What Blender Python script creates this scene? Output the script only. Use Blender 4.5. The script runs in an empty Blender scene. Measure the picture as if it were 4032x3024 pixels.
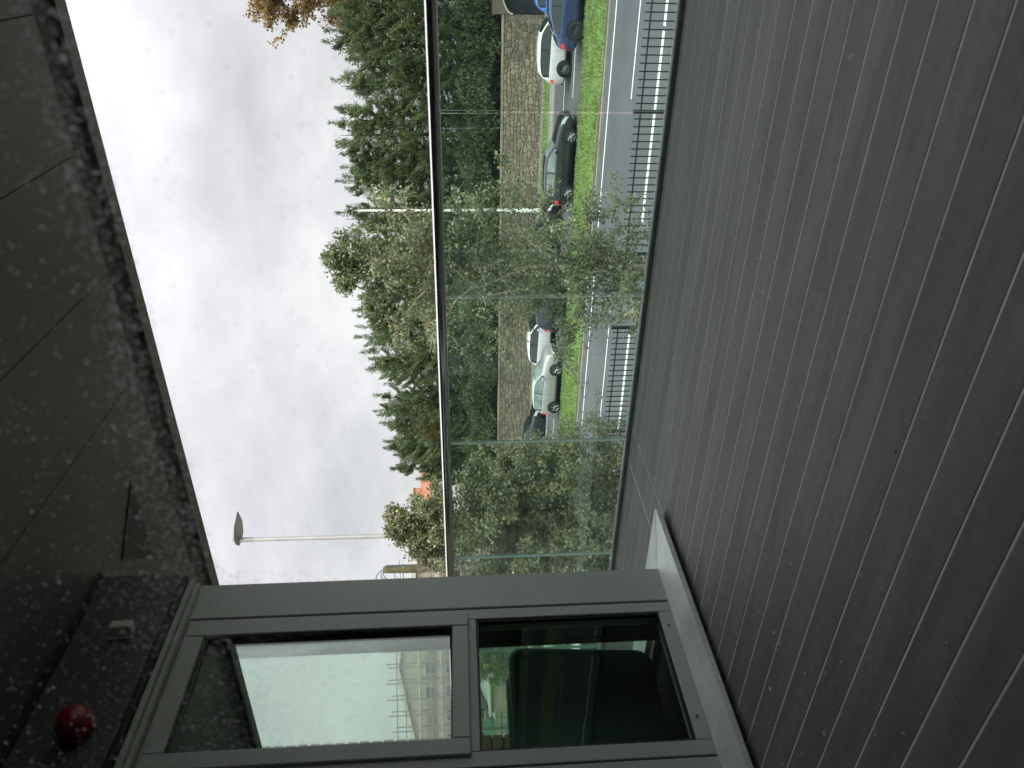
import bpy, math, random
import numpy as np
from mathutils import Vector, Matrix

random.seed(7)
RNG = np.random.default_rng(11)
SC = bpy.context.scene
COL = SC.collection

# ------------------------------------------------------------------ camera
EYE = np.array([0.0, 0.0, 1.045])
YAW, PITCH, ROLL = math.radians(31.5), math.radians(3.916), math.radians(1.1435)
FPX = 2914.0
cy, sy, cp, sp = math.cos(YAW), math.sin(YAW), math.cos(PITCH), math.sin(PITCH)
FWD = np.array([-sy * cp, cy * cp, -sp])
_r0 = np.array([cy, sy, 0.0])
_d0 = np.cross(FWD, _r0)
RGT = math.cos(ROLL) * _r0 + math.sin(ROLL) * _d0      # to the right of an upright viewer
DWN = -math.sin(ROLL) * _r0 + math.cos(ROLL) * _d0
cam_data = bpy.data.cameras.new("camera")
cam = bpy.data.objects.new("camera", cam_data)
COL.objects.link(cam)
# the photograph was taken with the phone on its side: world up points to the left of the frame
M = Matrix(((DWN[0], RGT[0], -FWD[0], EYE[0]),
            (DWN[1], RGT[1], -FWD[1], EYE[1]),
            (DWN[2], RGT[2], -FWD[2], EYE[2]),
            (0, 0, 0, 1)))
cam.matrix_world = M
cam_data.sensor_width = 36.0
cam_data.lens = 36.0 * FPX / 4032.0
cam_data.clip_start = 0.02
cam_data.clip_end = 3000
cam_data.dof.use_dof = True
cam_data.dof.focus_distance = 14.0
cam_data.dof.aperture_fstop = 5.2
SC.camera = cam

# ------------------------------------------------------------------ world, sun, exposure
world = bpy.data.worlds.new("World")
SC.world = world
world.use_nodes = True
SUN_EL, SUN_AZ = math.radians(46), math.radians(118)
SKY_GAIN = 0.315


def build_world():
    nt = world.node_tree
    nt.nodes.clear()
    N = nt.nodes.new
    L = nt.links.new
    out = N("ShaderNodeOutputWorld")
    sky = N("ShaderNodeTexSky")
    sky.sky_type = 'NISHITA'
    sky.sun_disc = False
    sky.sun_elevation = SUN_EL
    sky.sun_rotation = SUN_AZ
    bg1 = N("ShaderNodeBackground")
    bg1.inputs[1].default_value = 0.05
    L(sky.outputs[0], bg1.inputs[0])
    tc = N("ShaderNodeTexCoord")
    sep = N("ShaderNodeSeparateXYZ")
    L(tc.outputs["Generated"], sep.inputs[0])
    mx = N("ShaderNodeMath"); mx.operation = 'MAXIMUM'; mx.inputs[1].default_value = 0.0
    L(sep.outputs[2], mx.inputs[0])
    ad = N("ShaderNodeMath"); ad.operation = 'ADD'; ad.inputs[1].default_value = 0.45
    L(mx.outputs[0], ad.inputs[0])
    dx = N("ShaderNodeMath"); dx.operation = 'DIVIDE'
    L(sep.outputs[0], dx.inputs[0]); L(ad.outputs[0], dx.inputs[1])
    dy = N("ShaderNodeMath"); dy.operation = 'DIVIDE'
    L(sep.outputs[1], dy.inputs[0]); L(ad.outputs[0], dy.inputs[1])
    cb = N("ShaderNodeCombineXYZ")
    L(dx.outputs[0], cb.inputs[0]); L(dy.outputs[0], cb.inputs[1])
    n1 = N("ShaderNodeTexNoise")
    n1.inputs["Scale"].default_value = 1.7
    n1.inputs["Detail"].default_value = 9
    n1.inputs["Roughness"].default_value = 0.58
    n1.inputs["Distortion"].default_value = 0.08
    L(cb.outputs[0], n1.inputs["Vector"])
    ramp = N("ShaderNodeValToRGB")
    e = ramp.color_ramp.elements
    e[0].position = 0.35; e[0].color = (0.64, 0.645, 0.668, 1)
    e[1].position = 0.62; e[1].color = (1.0, 1.0, 1.0, 1)
    m = e.new(0.48); m.color = (0.80, 0.803, 0.818, 1)
    L(n1.outputs[0], ramp.inputs[0])
    bg2 = N("ShaderNodeBackground")
    bg2.inputs[1].default_value = SKY_GAIN
    # an overcast sky is brighter towards its top than at the horizon
    g = N("ShaderNodeMapRange")
    g.inputs["From Min"].default_value = 0.25; g.inputs["From Max"].default_value = 1.0
    g.inputs["To Min"].default_value = SKY_GAIN; g.inputs["To Max"].default_value = SKY_GAIN * 3.0
    L(mx.outputs[0], g.inputs["Value"])
    L(g.outputs[0], bg2.inputs[1])
    L(ramp.outputs[0], bg2.inputs[0])
    mix = N("ShaderNodeMixShader")
    mix.inputs[0].default_value = 0.93
    L(bg1.outputs[0], mix.inputs[1]); L(bg2.outputs[0], mix.inputs[2])
    L(mix.outputs[0], out.inputs[0])


build_world()
sun_data = bpy.data.lights.new("sun", 'SUN')
sun_data.energy = 1.5
sun_data.angle = math.radians(40)
sun_data.color = (1.0, 0.965, 0.92)
sun = bpy.data.objects.new("sun", sun_data)
COL.objects.link(sun)
_sd = Vector((math.sin(SUN_AZ) * math.cos(SUN_EL), math.cos(SUN_AZ) * math.cos(SUN_EL), math.sin(SUN_EL)))
sun.rotation_euler = _sd.to_track_quat('Z', 'Y').to_euler()
sun.location = (0, 0, 60)

SC.view_settings.view_transform = 'Standard'
SC.view_settings.look = 'None'
SC.view_settings.exposure = 1.62
SC.view_settings.gamma = 1.0
SC.view_settings.use_curve_mapping = False
SC.render.engine = 'CYCLES'
SC.cycles.max_bounces = 8
SC.cycles.transparent_max_bounces = 32
SC.cycles.diffuse_bounces = 5
SC.cycles.glossy_bounces = 4
SC.cycles.caustics_reflective = False
SC.cycles.caustics_refractive = False
SC.cycles.use_denoising = True
SC.cycles.sample_clamp_indirect = 6.0

# ------------------------------------------------------------------ materials
MAT = {}


def new_mat(name):
    m = bpy.data.materials.new(name)
    m.use_nodes = True
    nt = m.node_tree
    b = nt.nodes["Principled BSDF"]
    MAT[name] = m
    return m, nt, b


def vcol(c, k=1.0):
    return (min(c[0] * k, 1), min(c[1] * k, 1), min(c[2] * k, 1), 1)


def mat(name, col, rough=0.6, metal=0.0, var=0.25, scale=4.0, detail=6.0, bump=0.0, bscale=None,
        coat=0.0, spec=0.5, objvar=0.0, isle=0.0, stretch=None, emis=None):
    """A surface whose colour drifts with noise over it, with optional fine relief and per-piece tone."""
    m, nt, b = new_mat(name)
    N, L = nt.nodes.new, nt.links.new
    b.inputs["Roughness"].default_value = rough
    b.inputs["Metallic"].default_value = metal
    b.inputs["Coat Weight"].default_value = coat
    b.inputs["Specular IOR Level"].default_value = spec
    geo = N("ShaderNodeNewGeometry")
    vec = geo.outputs["Position"]
    if stretch:
        mp = N("ShaderNodeMapping"); mp.inputs["Scale"].default_value = stretch
        L(vec, mp.inputs[0]); vec = mp.outputs[0]
    n = N("ShaderNodeTexNoise")
    n.inputs["Scale"].default_value = scale
    n.inputs["Detail"].default_value = detail
    n.inputs["Roughness"].default_value = 0.6
    L(vec, n.inputs["Vector"])
    r = N("ShaderNodeValToRGB")
    r.color_ramp.elements[0].position = 0.3; r.color_ramp.elements[0].color = vcol(col, 1 - var)
    r.color_ramp.elements[1].position = 0.7; r.color_ramp.elements[1].color = vcol(col, 1 + var)
    L(n.outputs[0], r.inputs[0])
    colr = r.outputs[0]
    if objvar or isle:
        hs = N("ShaderNodeHueSaturation")
        add = N("ShaderNodeMath"); add.operation = 'ADD'
        oi = N("ShaderNodeObjectInfo")
        m1 = N("ShaderNodeMath"); m1.operation = 'MULTIPLY'; m1.inputs[1].default_value = objvar * 2
        L(oi.outputs["Random"], m1.inputs[0])
        m2 = N("ShaderNodeMath"); m2.operation = 'MULTIPLY'; m2.inputs[1].default_value = isle * 2
        L(geo.outputs["Random Per Island"], m2.inputs[0])
        L(m1.outputs[0], add.inputs[0]); L(m2.outputs[0], add.inputs[1])
        ad2 = N("ShaderNodeMath"); ad2.operation = 'ADD'; ad2.inputs[1].default_value = 1 - objvar - isle
        L(add.outputs[0], ad2.inputs[0])
        L(ad2.outputs[0], hs.inputs["Value"])
        L(colr, hs.inputs["Color"])
        colr = hs.outputs[0]
    L(colr, b.inputs["Base Color"])
    if bump:
        bn = N("ShaderNodeTexNoise")
        bn.inputs["Scale"].default_value = bscale or scale * 8
        bn.inputs["Detail"].default_value = 4
        L(vec, bn.inputs["Vector"])
        bp = N("ShaderNodeBump"); bp.inputs["Strength"].default_value = bump; bp.inputs["Distance"].default_value = 0.02
        L(bn.outputs[0], bp.inputs["Height"])
        L(bp.outputs[0], b.inputs["Normal"])
    if emis:
        b.inputs["Emission Color"].default_value = (*emis[:3], 1)
        b.inputs["Emission Strength"].default_value = emis[3]
    return m


def leaf_mat(name, dark, light, yellow=None, yfrac=0.0, trans=0.35, rough=0.5):
    m, nt, b = new_mat(name)
    N, L = nt.nodes.new, nt.links.new
    geo = N("ShaderNodeNewGeometry")
    r = N("ShaderNodeValToRGB")
    e = r.color_ramp.elements
    e[0].position = 0.0; e[0].color = (*dark, 1)
    e[1].position = 1.0 - yfrac - 0.02; e[1].color = (*light, 1)
    if yellow:
        k = e.new(1.0 - yfrac + 0.01); k.color = (*yellow, 1)
    L(geo.outputs["Random Per Island"], r.inputs[0])
    n = N("ShaderNodeTexNoise"); n.inputs["Scale"].default_value = 0.9; n.inputs["Detail"].default_value = 3
    L(geo.outputs["Position"], n.inputs["Vector"])
    hs = N("ShaderNodeHueSaturation")
    mr = N("ShaderNodeMapRange")
    mr.inputs["From Min"].default_value = 0.3; mr.inputs["From Max"].default_value = 0.7
    mr.inputs["To Min"].default_value = 0.65; mr.inputs["To Max"].default_value = 1.35
    L(n.outputs[0], mr.inputs["Value"]); L(mr.outputs[0], hs.inputs["Value"])
    L(r.outputs[0], hs.inputs["Color"])
    L(hs.outputs[0], b.inputs["Base Color"])
    b.inputs["Roughness"].default_value = rough
    b.inputs["Specular IOR Level"].default_value = 0.35
    tr = N("ShaderNodeBsdfTranslucent")
    L(hs.outputs[0], tr.inputs[0])
    mx = N("ShaderNodeMixShader"); mx.inputs[0].default_value = trans
    L(b.outputs[0], mx.inputs[1]); L(tr.outputs[0], mx.inputs[2])
    L(mx.outputs[0], nt.nodes["Material Output"].inputs[0])
    return m


def glass_mat(name, tint, refl=0.09, slant=7.0, dirt=0.0, dirtcol=(0.5, 0.55, 0.55), dscale=3.0, stretch=(1, 1, 1), rough=0.01):
    """Clear sheet: tinted see-through, mirror reflection that grows at a slant, a thin film of dirt."""
    m, nt, b = new_mat(name)
    N, L = nt.nodes.new, nt.links.new
    nt.nodes.remove(b)
    t = N("ShaderNodeBsdfTransparent"); t.inputs[0].default_value = (*tint, 1)
    g = N("ShaderNodeBsdfGlossy"); g.inputs[0].default_value = (0.95, 1, 0.98, 1); g.inputs["Roughness"].default_value = rough
    lw = N("ShaderNodeLayerWeight"); lw.inputs[0].default_value = 0.35
    mr = N("ShaderNodeMapRange")
    mr.inputs["To Min"].default_value = refl; mr.inputs["To Max"].default_value = min(1, refl * slant)
    L(lw.outputs["Fresnel"], mr.inputs["Value"])
    mx = N("ShaderNodeMixShader")
    L(mr.outputs[0], mx.inputs[0]); L(t.outputs[0], mx.inputs[1]); L(g.outputs[0], mx.inputs[2])
    fin = mx.outputs[0]
    if dirt:
        d = N("ShaderNodeBsdfDiffuse"); d.inputs[0].default_value = (*dirtcol, 1)
        tl = N("ShaderNodeBsdfTranslucent"); tl.inputs[0].default_value = (*dirtcol, 1)
        dm = N("ShaderNodeMixShader"); dm.inputs[0].default_value = 0.5
        L(d.outputs[0], dm.inputs[1]); L(tl.outputs[0], dm.inputs[2])
        geo = N("ShaderNodeNewGeometry")
        mp = N("ShaderNodeMapping"); mp.inputs["Scale"].default_value = stretch
        L(geo.outputs["Position"], mp.inputs[0])
        n = N("ShaderNodeTexNoise"); n.inputs["Scale"].default_value = dscale; n.inputs["Detail"].default_value = 5
        L(mp.outputs[0], n.inputs["Vector"])
        r2 = N("ShaderNodeMapRange")
        r2.inputs["From Min"].default_value = 0.35; r2.inputs["From Max"].default_value = 0.75
        r2.inputs["To Min"].default_value = dirt * 0.25; r2.inputs["To Max"].default_value = dirt * 2.0
        L(n.outputs[0], r2.inputs["Value"])
        m2 = N("ShaderNodeMixShader")
        L(r2.outputs[0], m2.inputs[0]); L(fin, m2.inputs[1]); L(dm.outputs[0], m2.inputs[2])
        fin = m2.outputs[0]
    L(fin, nt.nodes["Material Output"].inputs[0])
    return m


def deck_mat():
    m, nt, b = new_mat("deck_composite")
    N, L = nt.nodes.new, nt.links.new
    geo = N("ShaderNodeNewGeometry")
    mp = N("ShaderNodeMapping"); mp.inputs["Scale"].default_value = (0.7, 5.0, 1)
    L(geo.outputs["Position"], mp.inputs[0])
    n = N("ShaderNodeTexNoise"); n.inputs["Scale"].default_value = 1.6; n.inputs["Detail"].default_value = 8
    n.inputs["Roughness"].default_value = 0.62
    L(mp.outputs[0], n.inputs["Vector"])
    r = N("ShaderNodeValToRGB")
    r.color_ramp.elements[0].position = 0.3; r.color_ramp.elements[0].color = (0.108, 0.107, 0.104, 1)
    r.color_ramp.elements[1].position = 0.72; r.color_ramp.elements[1].color = (0.205, 0.203, 0.197, 1)
    L(n.outputs[0], r.inputs[0])
    # moss and dirt that gathers on the outer boards
    sep = N("ShaderNodeSeparateXYZ"); L(geo.outputs["Position"], sep.inputs[0])
    mr = N("ShaderNodeMapRange")
    mr.inputs["From Min"].default_value = 2.75; mr.inputs["From Max"].default_value = 3.65
    L(sep.outputs[1], mr.inputs["Value"])
    n2 = N("ShaderNodeTexNoise"); n2.inputs["Scale"].default_value = 2.2; n2.inputs["Detail"].default_value = 6
    L(mp.outputs[0], n2.inputs["Vector"])
    mu = N("ShaderNodeMath"); mu.operation = 'MULTIPLY'; mu.use_clamp = True
    L(mr.outputs[0], mu.inputs[0]); L(n2.outputs[0], mu.inputs[1])
    mixc = N("ShaderNodeMix"); mixc.data_type = 'RGBA'
    L(mu.outputs[0], mixc.inputs[0]); L(r.outputs[0], mixc.inputs[6])
    mixc.inputs[7].default_value = (0.135, 0.122, 0.094, 1)
    # footprints and scuffs
    n3 = N("ShaderNodeTexNoise"); n3.inputs["Scale"].default_value = 26; n3.inputs["Detail"].default_value = 3
    L(geo.outputs["Position"], n3.inputs["Vector"])
    hs = N("ShaderNodeHueSaturation")
    oi = N("ShaderNodeObjectInfo")
    mv = N("ShaderNodeMapRange"); mv.inputs["To Min"].default_value = 0.9; mv.inputs["To Max"].default_value = 1.1
    L(oi.outputs["Random"], mv.inputs["Value"])
    mv2 = N("ShaderNodeMapRange"); mv2.inputs["From Min"].default_value = 0.3; mv2.inputs["From Max"].default_value = 0.7
    mv2.inputs["To Min"].default_value = 0.88; mv2.inputs["To Max"].default_value = 1.1
    L(n3.outputs[0], mv2.inputs["Value"])
    mm = N("ShaderNodeMath"); mm.operation = 'MULTIPLY'
    L(mv.outputs[0], mm.inputs[0]); L(mv2.outputs[0], mm.inputs[1])
    L(mm.outputs[0], hs.inputs["Value"]); L(mixc.outputs[2], hs.inputs["Color"])
    L(hs.outputs[0], b.inputs["Base Color"])
    b.inputs["Roughness"].default_value = 0.62
    b.inputs["Specular IOR Level"].default_value = 0.45
    # the fine ribs along each board
    w = N("ShaderNodeTexWave"); w.wave_type = 'BANDS'; w.bands_direction = 'Y'
    w.inputs["Scale"].default_value = 46.0
    L(geo.outputs["Position"], w.inputs["Vector"])
    bp = N("ShaderNodeBump"); bp.inputs["Strength"].default_value = 0.12; bp.inputs["Distance"].default_value = 0.002
    L(w.outputs[0], bp.inputs["Height"]); L(bp.outputs[0], b.inputs["Normal"])
    return m


deck_mat()
mat("deck_strip", (0.74, 0.73, 0.69), 0.6, var=0.15, scale=3)
mat("soffit", (0.088, 0.102, 0.101), 0.45, var=0.18, scale=1.3, spec=0.4)
mat("soffit_stain", (0.042, 0.045, 0.055), 0.6, var=0.5, scale=9, spec=0.3)
mat("soffit_trim", (0.105, 0.107, 0.105), 0.45, var=0.2, scale=6)
mat("frame_paint", (0.45, 0.495, 0.45), 0.42, var=0.06, scale=2.2, spec=0.45)
mat("frame_paint_b", (0.43, 0.475, 0.43), 0.42, var=0.06, scale=3.1, spec=0.45)
mat("sill_metal", (0.70, 0.74, 0.69), 0.36, metal=0.15, var=0.15, scale=6, spec=0.6)
mat("gasket", (0.012, 0.012, 0.013), 0.5, var=0.2)
mat("dark_wall", (0.06, 0.065, 0.062), 0.6, var=0.2, scale=1.5)
mat("plaster", (0.30, 0.30, 0.28), 0.7, var=0.08, scale=1.0)
mat("carpet", (0.045, 0.045, 0.05), 0.9, var=0.3, scale=60)
mat("room_floor", (0.13, 0.085, 0.055), 0.5, var=0.3, scale=3, stretch=(1, 9, 1))
mat("chair_fabric", (0.115, 0.20, 0.168), 0.88, var=0.3, scale=120, bump=0.4, bscale=300)
mat("chair_plastic", (0.02, 0.02, 0.022), 0.4, var=0.1)
mat("rail_steel", (0.62, 0.60, 0.58), 0.16, metal=1.0, var=0.08, scale=30, stretch=(0.2, 3, 3))
mat("channel_metal", (0.42, 0.46, 0.44), 0.3, metal=0.7, var=0.15, scale=8)
mat("edge_glass", (0.42, 0.60, 0.54), 0.15, var=0.1)
glass_mat("balustrade_glass", (0.80, 0.90, 0.885), refl=0.045, dirt=0.052, dirtcol=(0.36, 0.52, 0.56), dscale=2.2, stretch=(6, 1, 0.5))
glass_mat("bay_glass_up", (0.86, 0.93, 0.88), refl=0.085, dirt=0.006, dirtcol=(0.5, 0.55, 0.5), dscale=5)
glass_mat("bay_glass", (0.86, 0.93, 0.88), refl=0.009, slant=2.0, dirt=0.006, dirtcol=(0.5, 0.55, 0.5), dscale=5)
glass_mat("bay_glass_b", (0.90, 0.95, 0.92), refl=0.05)
mat("red_plastic", (0.24, 0.007, 0.018), 0.38, var=0.08)
mat("white_plastic", (0.62, 0.60, 0.56), 0.5, var=0.06)
mat("asphalt", (0.095, 0.098, 0.104), 0.85, var=0.16, scale=0.35, bump=0.25, bscale=60)
mat("asphalt_b", (0.085, 0.088, 0.094), 0.85, var=0.16, scale=0.4, bump=0.25, bscale=60)
mat("paving", (0.24, 0.23, 0.215), 0.85, var=0.2, scale=1.2)
mat("kerb_stone", (0.30, 0.28, 0.25), 0.8, var=0.2, scale=2)
mat("kerb_pale", (0.45, 0.43, 0.39), 0.8, var=0.15, scale=2)
mat("shaded_bank_soil", (0.035, 0.032, 0.024), 0.95, var=0.4, scale=3)  # soil darkened to give the deep shade beneath the conifers
mat("soil", (0.105, 0.085, 0.055), 0.95, var=0.4, scale=4, bump=0.5)
mat("road_paint", (0.80, 0.79, 0.76), 0.7, var=0.12, scale=6)
mat("earth", (0.07, 0.085, 0.045), 0.95, var=0.4, scale=0.3)
mat("lawn", (0.17, 0.25, 0.065), 0.85, var=0.28, scale=1.1, detail=9, bump=0.6, bscale=30)
leaf_mat("grass_blade", (0.15, 0.235, 0.05), (0.27, 0.37, 0.11), (0.36, 0.36, 0.16), 0.06, trans=0.4)
mat("iron", (0.022, 0.026, 0.03), 0.45, metal=0.3, var=0.2, scale=8)
mat("wall_mortar", (0.17, 0.145, 0.105), 0.95, var=0.25, scale=3)
mat("wall_stone", (0.285, 0.245, 0.175), 0.9, var=0.22, scale=5, bump=0.6, bscale=25, objvar=0.26, isle=0.24)
mat("boulder", (0.42, 0.37, 0.28), 0.9, var=0.35, scale=7, bump=0.8, bscale=22)
mat("bark_birch", (0.30, 0.25, 0.19), 0.85, var=0.45, scale=9, bump=0.6, stretch=(1, 1, 0.4))
mat("bark_conifer", (0.045, 0.047, 0.036), 0.9, var=0.3, scale=8)
mat("bark_dark", (0.085, 0.065, 0.05), 0.9, var=0.3, scale=8, bump=0.6, stretch=(1, 1, 0.3))
leaf_mat("birch_leaf", (0.118, 0.155, 0.078), (0.305, 0.365, 0.200), (0.45, 0.34, 0.12), 0.025, trans=0.38, rough=0.3)
leaf_mat("birch_leaf_b", (0.13, 0.158, 0.082), (0.315, 0.345, 0.190), (0.48, 0.36, 0.14), 0.045, trans=0.40, rough=0.33)
leaf_mat("conifer", (0.072, 0.112, 0.054), (0.215, 0.285, 0.130), (0.26, 0.31, 0.14), 0.07, trans=0.42)
leaf_mat("conifer_b", (0.075, 0.122, 0.058), (0.215, 0.295, 0.135), (0.29, 0.32, 0.14), 0.09, trans=0.42)
leaf_mat("conifer_yellow", (0.09, 0.095, 0.03), (0.20, 0.18, 0.07), None, 0.0, trans=0.25)
leaf_mat("autumn_leaf", (0.20, 0.135, 0.055), (0.38, 0.28, 0.12), (0.46, 0.30, 0.10), 0.2, trans=0.4)
leaf_mat("bush_leaf", (0.05, 0.085, 0.025), (0.13, 0.17, 0.055), (0.32, 0.29, 0.07), 0.15, trans=0.3)
mat("lamp_grey", (0.42, 0.42, 0.40), 0.45, metal=0.3, var=0.1, scale=3)
mat("lamp_dark", (0.11, 0.115, 0.12), 0.4, var=0.3, scale=12)
mat("lamp_lens", (0.36, 0.37, 0.37), 0.2, var=0.2, scale=9)
mat("pole_white", (0.70, 0.70, 0.66), 0.6, var=0.1, scale=2)
mat("pole_stone", (0.155, 0.13, 0.10), 0.9, var=0.3, scale=3, bump=0.4)
mat("pole_moss", (0.085, 0.078, 0.036), 0.95, var=0.4, scale=6)
mat("cable", (0.055, 0.065, 0.075), 0.5, var=0.2)
mat("roof_tile", (0.46, 0.17, 0.10), 0.8, var=0.2, scale=1.5, objvar=0.06)
mat("render_white", (0.72, 0.71, 0.68), 0.8, var=0.06, scale=0.7)
mat("house_stone", (0.33, 0.30, 0.23), 0.9, var=0.2, scale=1.2, bump=0.3, bscale=9)
mat("house_trim", (0.52, 0.49, 0.41), 0.85, var=0.12, scale=1.2)
mat("slate", (0.10, 0.095, 0.09), 0.75, var=0.25, scale=1.5)
mat("pane_dark", (0.035, 0.04, 0.045), 0.12, var=0.3, scale=0.8)
mat("scaffold_tube", (0.22, 0.22, 0.21), 0.4, metal=0.5, var=0.2)
mat("scaffold_board", (0.55, 0.47, 0.33), 0.8, var=0.2, scale=3)
mat("scaffold_net", (0.08, 0.22, 0.12), 0.9, var=0.2)
mat("brick", (0.30, 0.24, 0.16), 0.9, var=0.2, scale=10, bump=0.6, bscale=60, objvar=0.14)
mat("brick_mortar", (0.20, 0.18, 0.14), 0.95, var=0.15, scale=20)
mat("ochre_wall", (0.42, 0.22, 0.11), 0.85, var=0.15)
mat("tyre", (0.018, 0.018, 0.019), 0.8, var=0.15)
mat("rim_alloy", (0.62, 0.63, 0.64), 0.28, metal=0.85, var=0.05)
mat("rim_dark", (0.07, 0.072, 0.078), 0.35, metal=0.6, var=0.05)
mat("rim_grey", (0.32, 0.32, 0.34), 0.3, metal=0.8, var=0.05)
mat("car_black_trim", (0.012, 0.012, 0.013), 0.55, var=0.1)
mat("car_glass", (0.018, 0.024, 0.024), 0.04, var=0.1, spec=1.0)
mat("car_glass_pale", (0.20, 0.235, 0.23), 0.06, var=0.35, scale=2.5, spec=1.0)  # pale base colour stands in for sky reflected in the side windows
mat("car_white", (0.74, 0.75, 0.75), 0.25, coat=0.6, var=0.02)
mat("car_silver", (0.56, 0.56, 0.54), 0.28, metal=0.55, coat=0.7, var=0.02)
mat("car_charcoal", (0.028, 0.032, 0.034), 0.22, metal=0.3, coat=0.9, var=0.03)
mat("car_black", (0.012, 0.013, 0.016), 0.16, metal=0.2, coat=1.0, var=0.03)
mat("car_blue", (0.050, 0.085, 0.200), 0.24, metal=0.5, coat=0.9, var=0.03)
mat("car_bright_blue", (0.055, 0.20, 0.62), 0.25, metal=0.3, coat=0.8, var=0.03)
mat("car_green", (0.022, 0.030, 0.027), 0.22, metal=0.3, coat=0.9, var=0.03)
mat("lamp_red", (0.55, 0.012, 0.02), 0.25, var=0.05, emis=(1.0, 0.05, 0.06, 0.35))
mat("lamp_clear", (0.62, 0.64, 0.66), 0.1, metal=0.3, var=0.1, scale=20)
mat("plate", (0.65, 0.62, 0.45), 0.4, var=0.03)
leaf_mat("dust", (0.85, 0.87, 0.89), (0.92, 0.93, 0.95), None, 0.0, trans=0.7, rough=0.9)
mat("debris", (0.60, 0.57, 0.50), 0.9, var=0.2)


def pane_mat():
    m, nt, b = new_mat("clear_pane")
    nt.nodes.remove(b)
    t = nt.nodes.new("ShaderNodeBsdfTransparent")
    t.inputs[0].default_value = (1, 1, 1, 1)
    nt.links.new(t.outputs[0], nt.nodes["Material Output"].inputs[0])


pane_mat()


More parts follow.
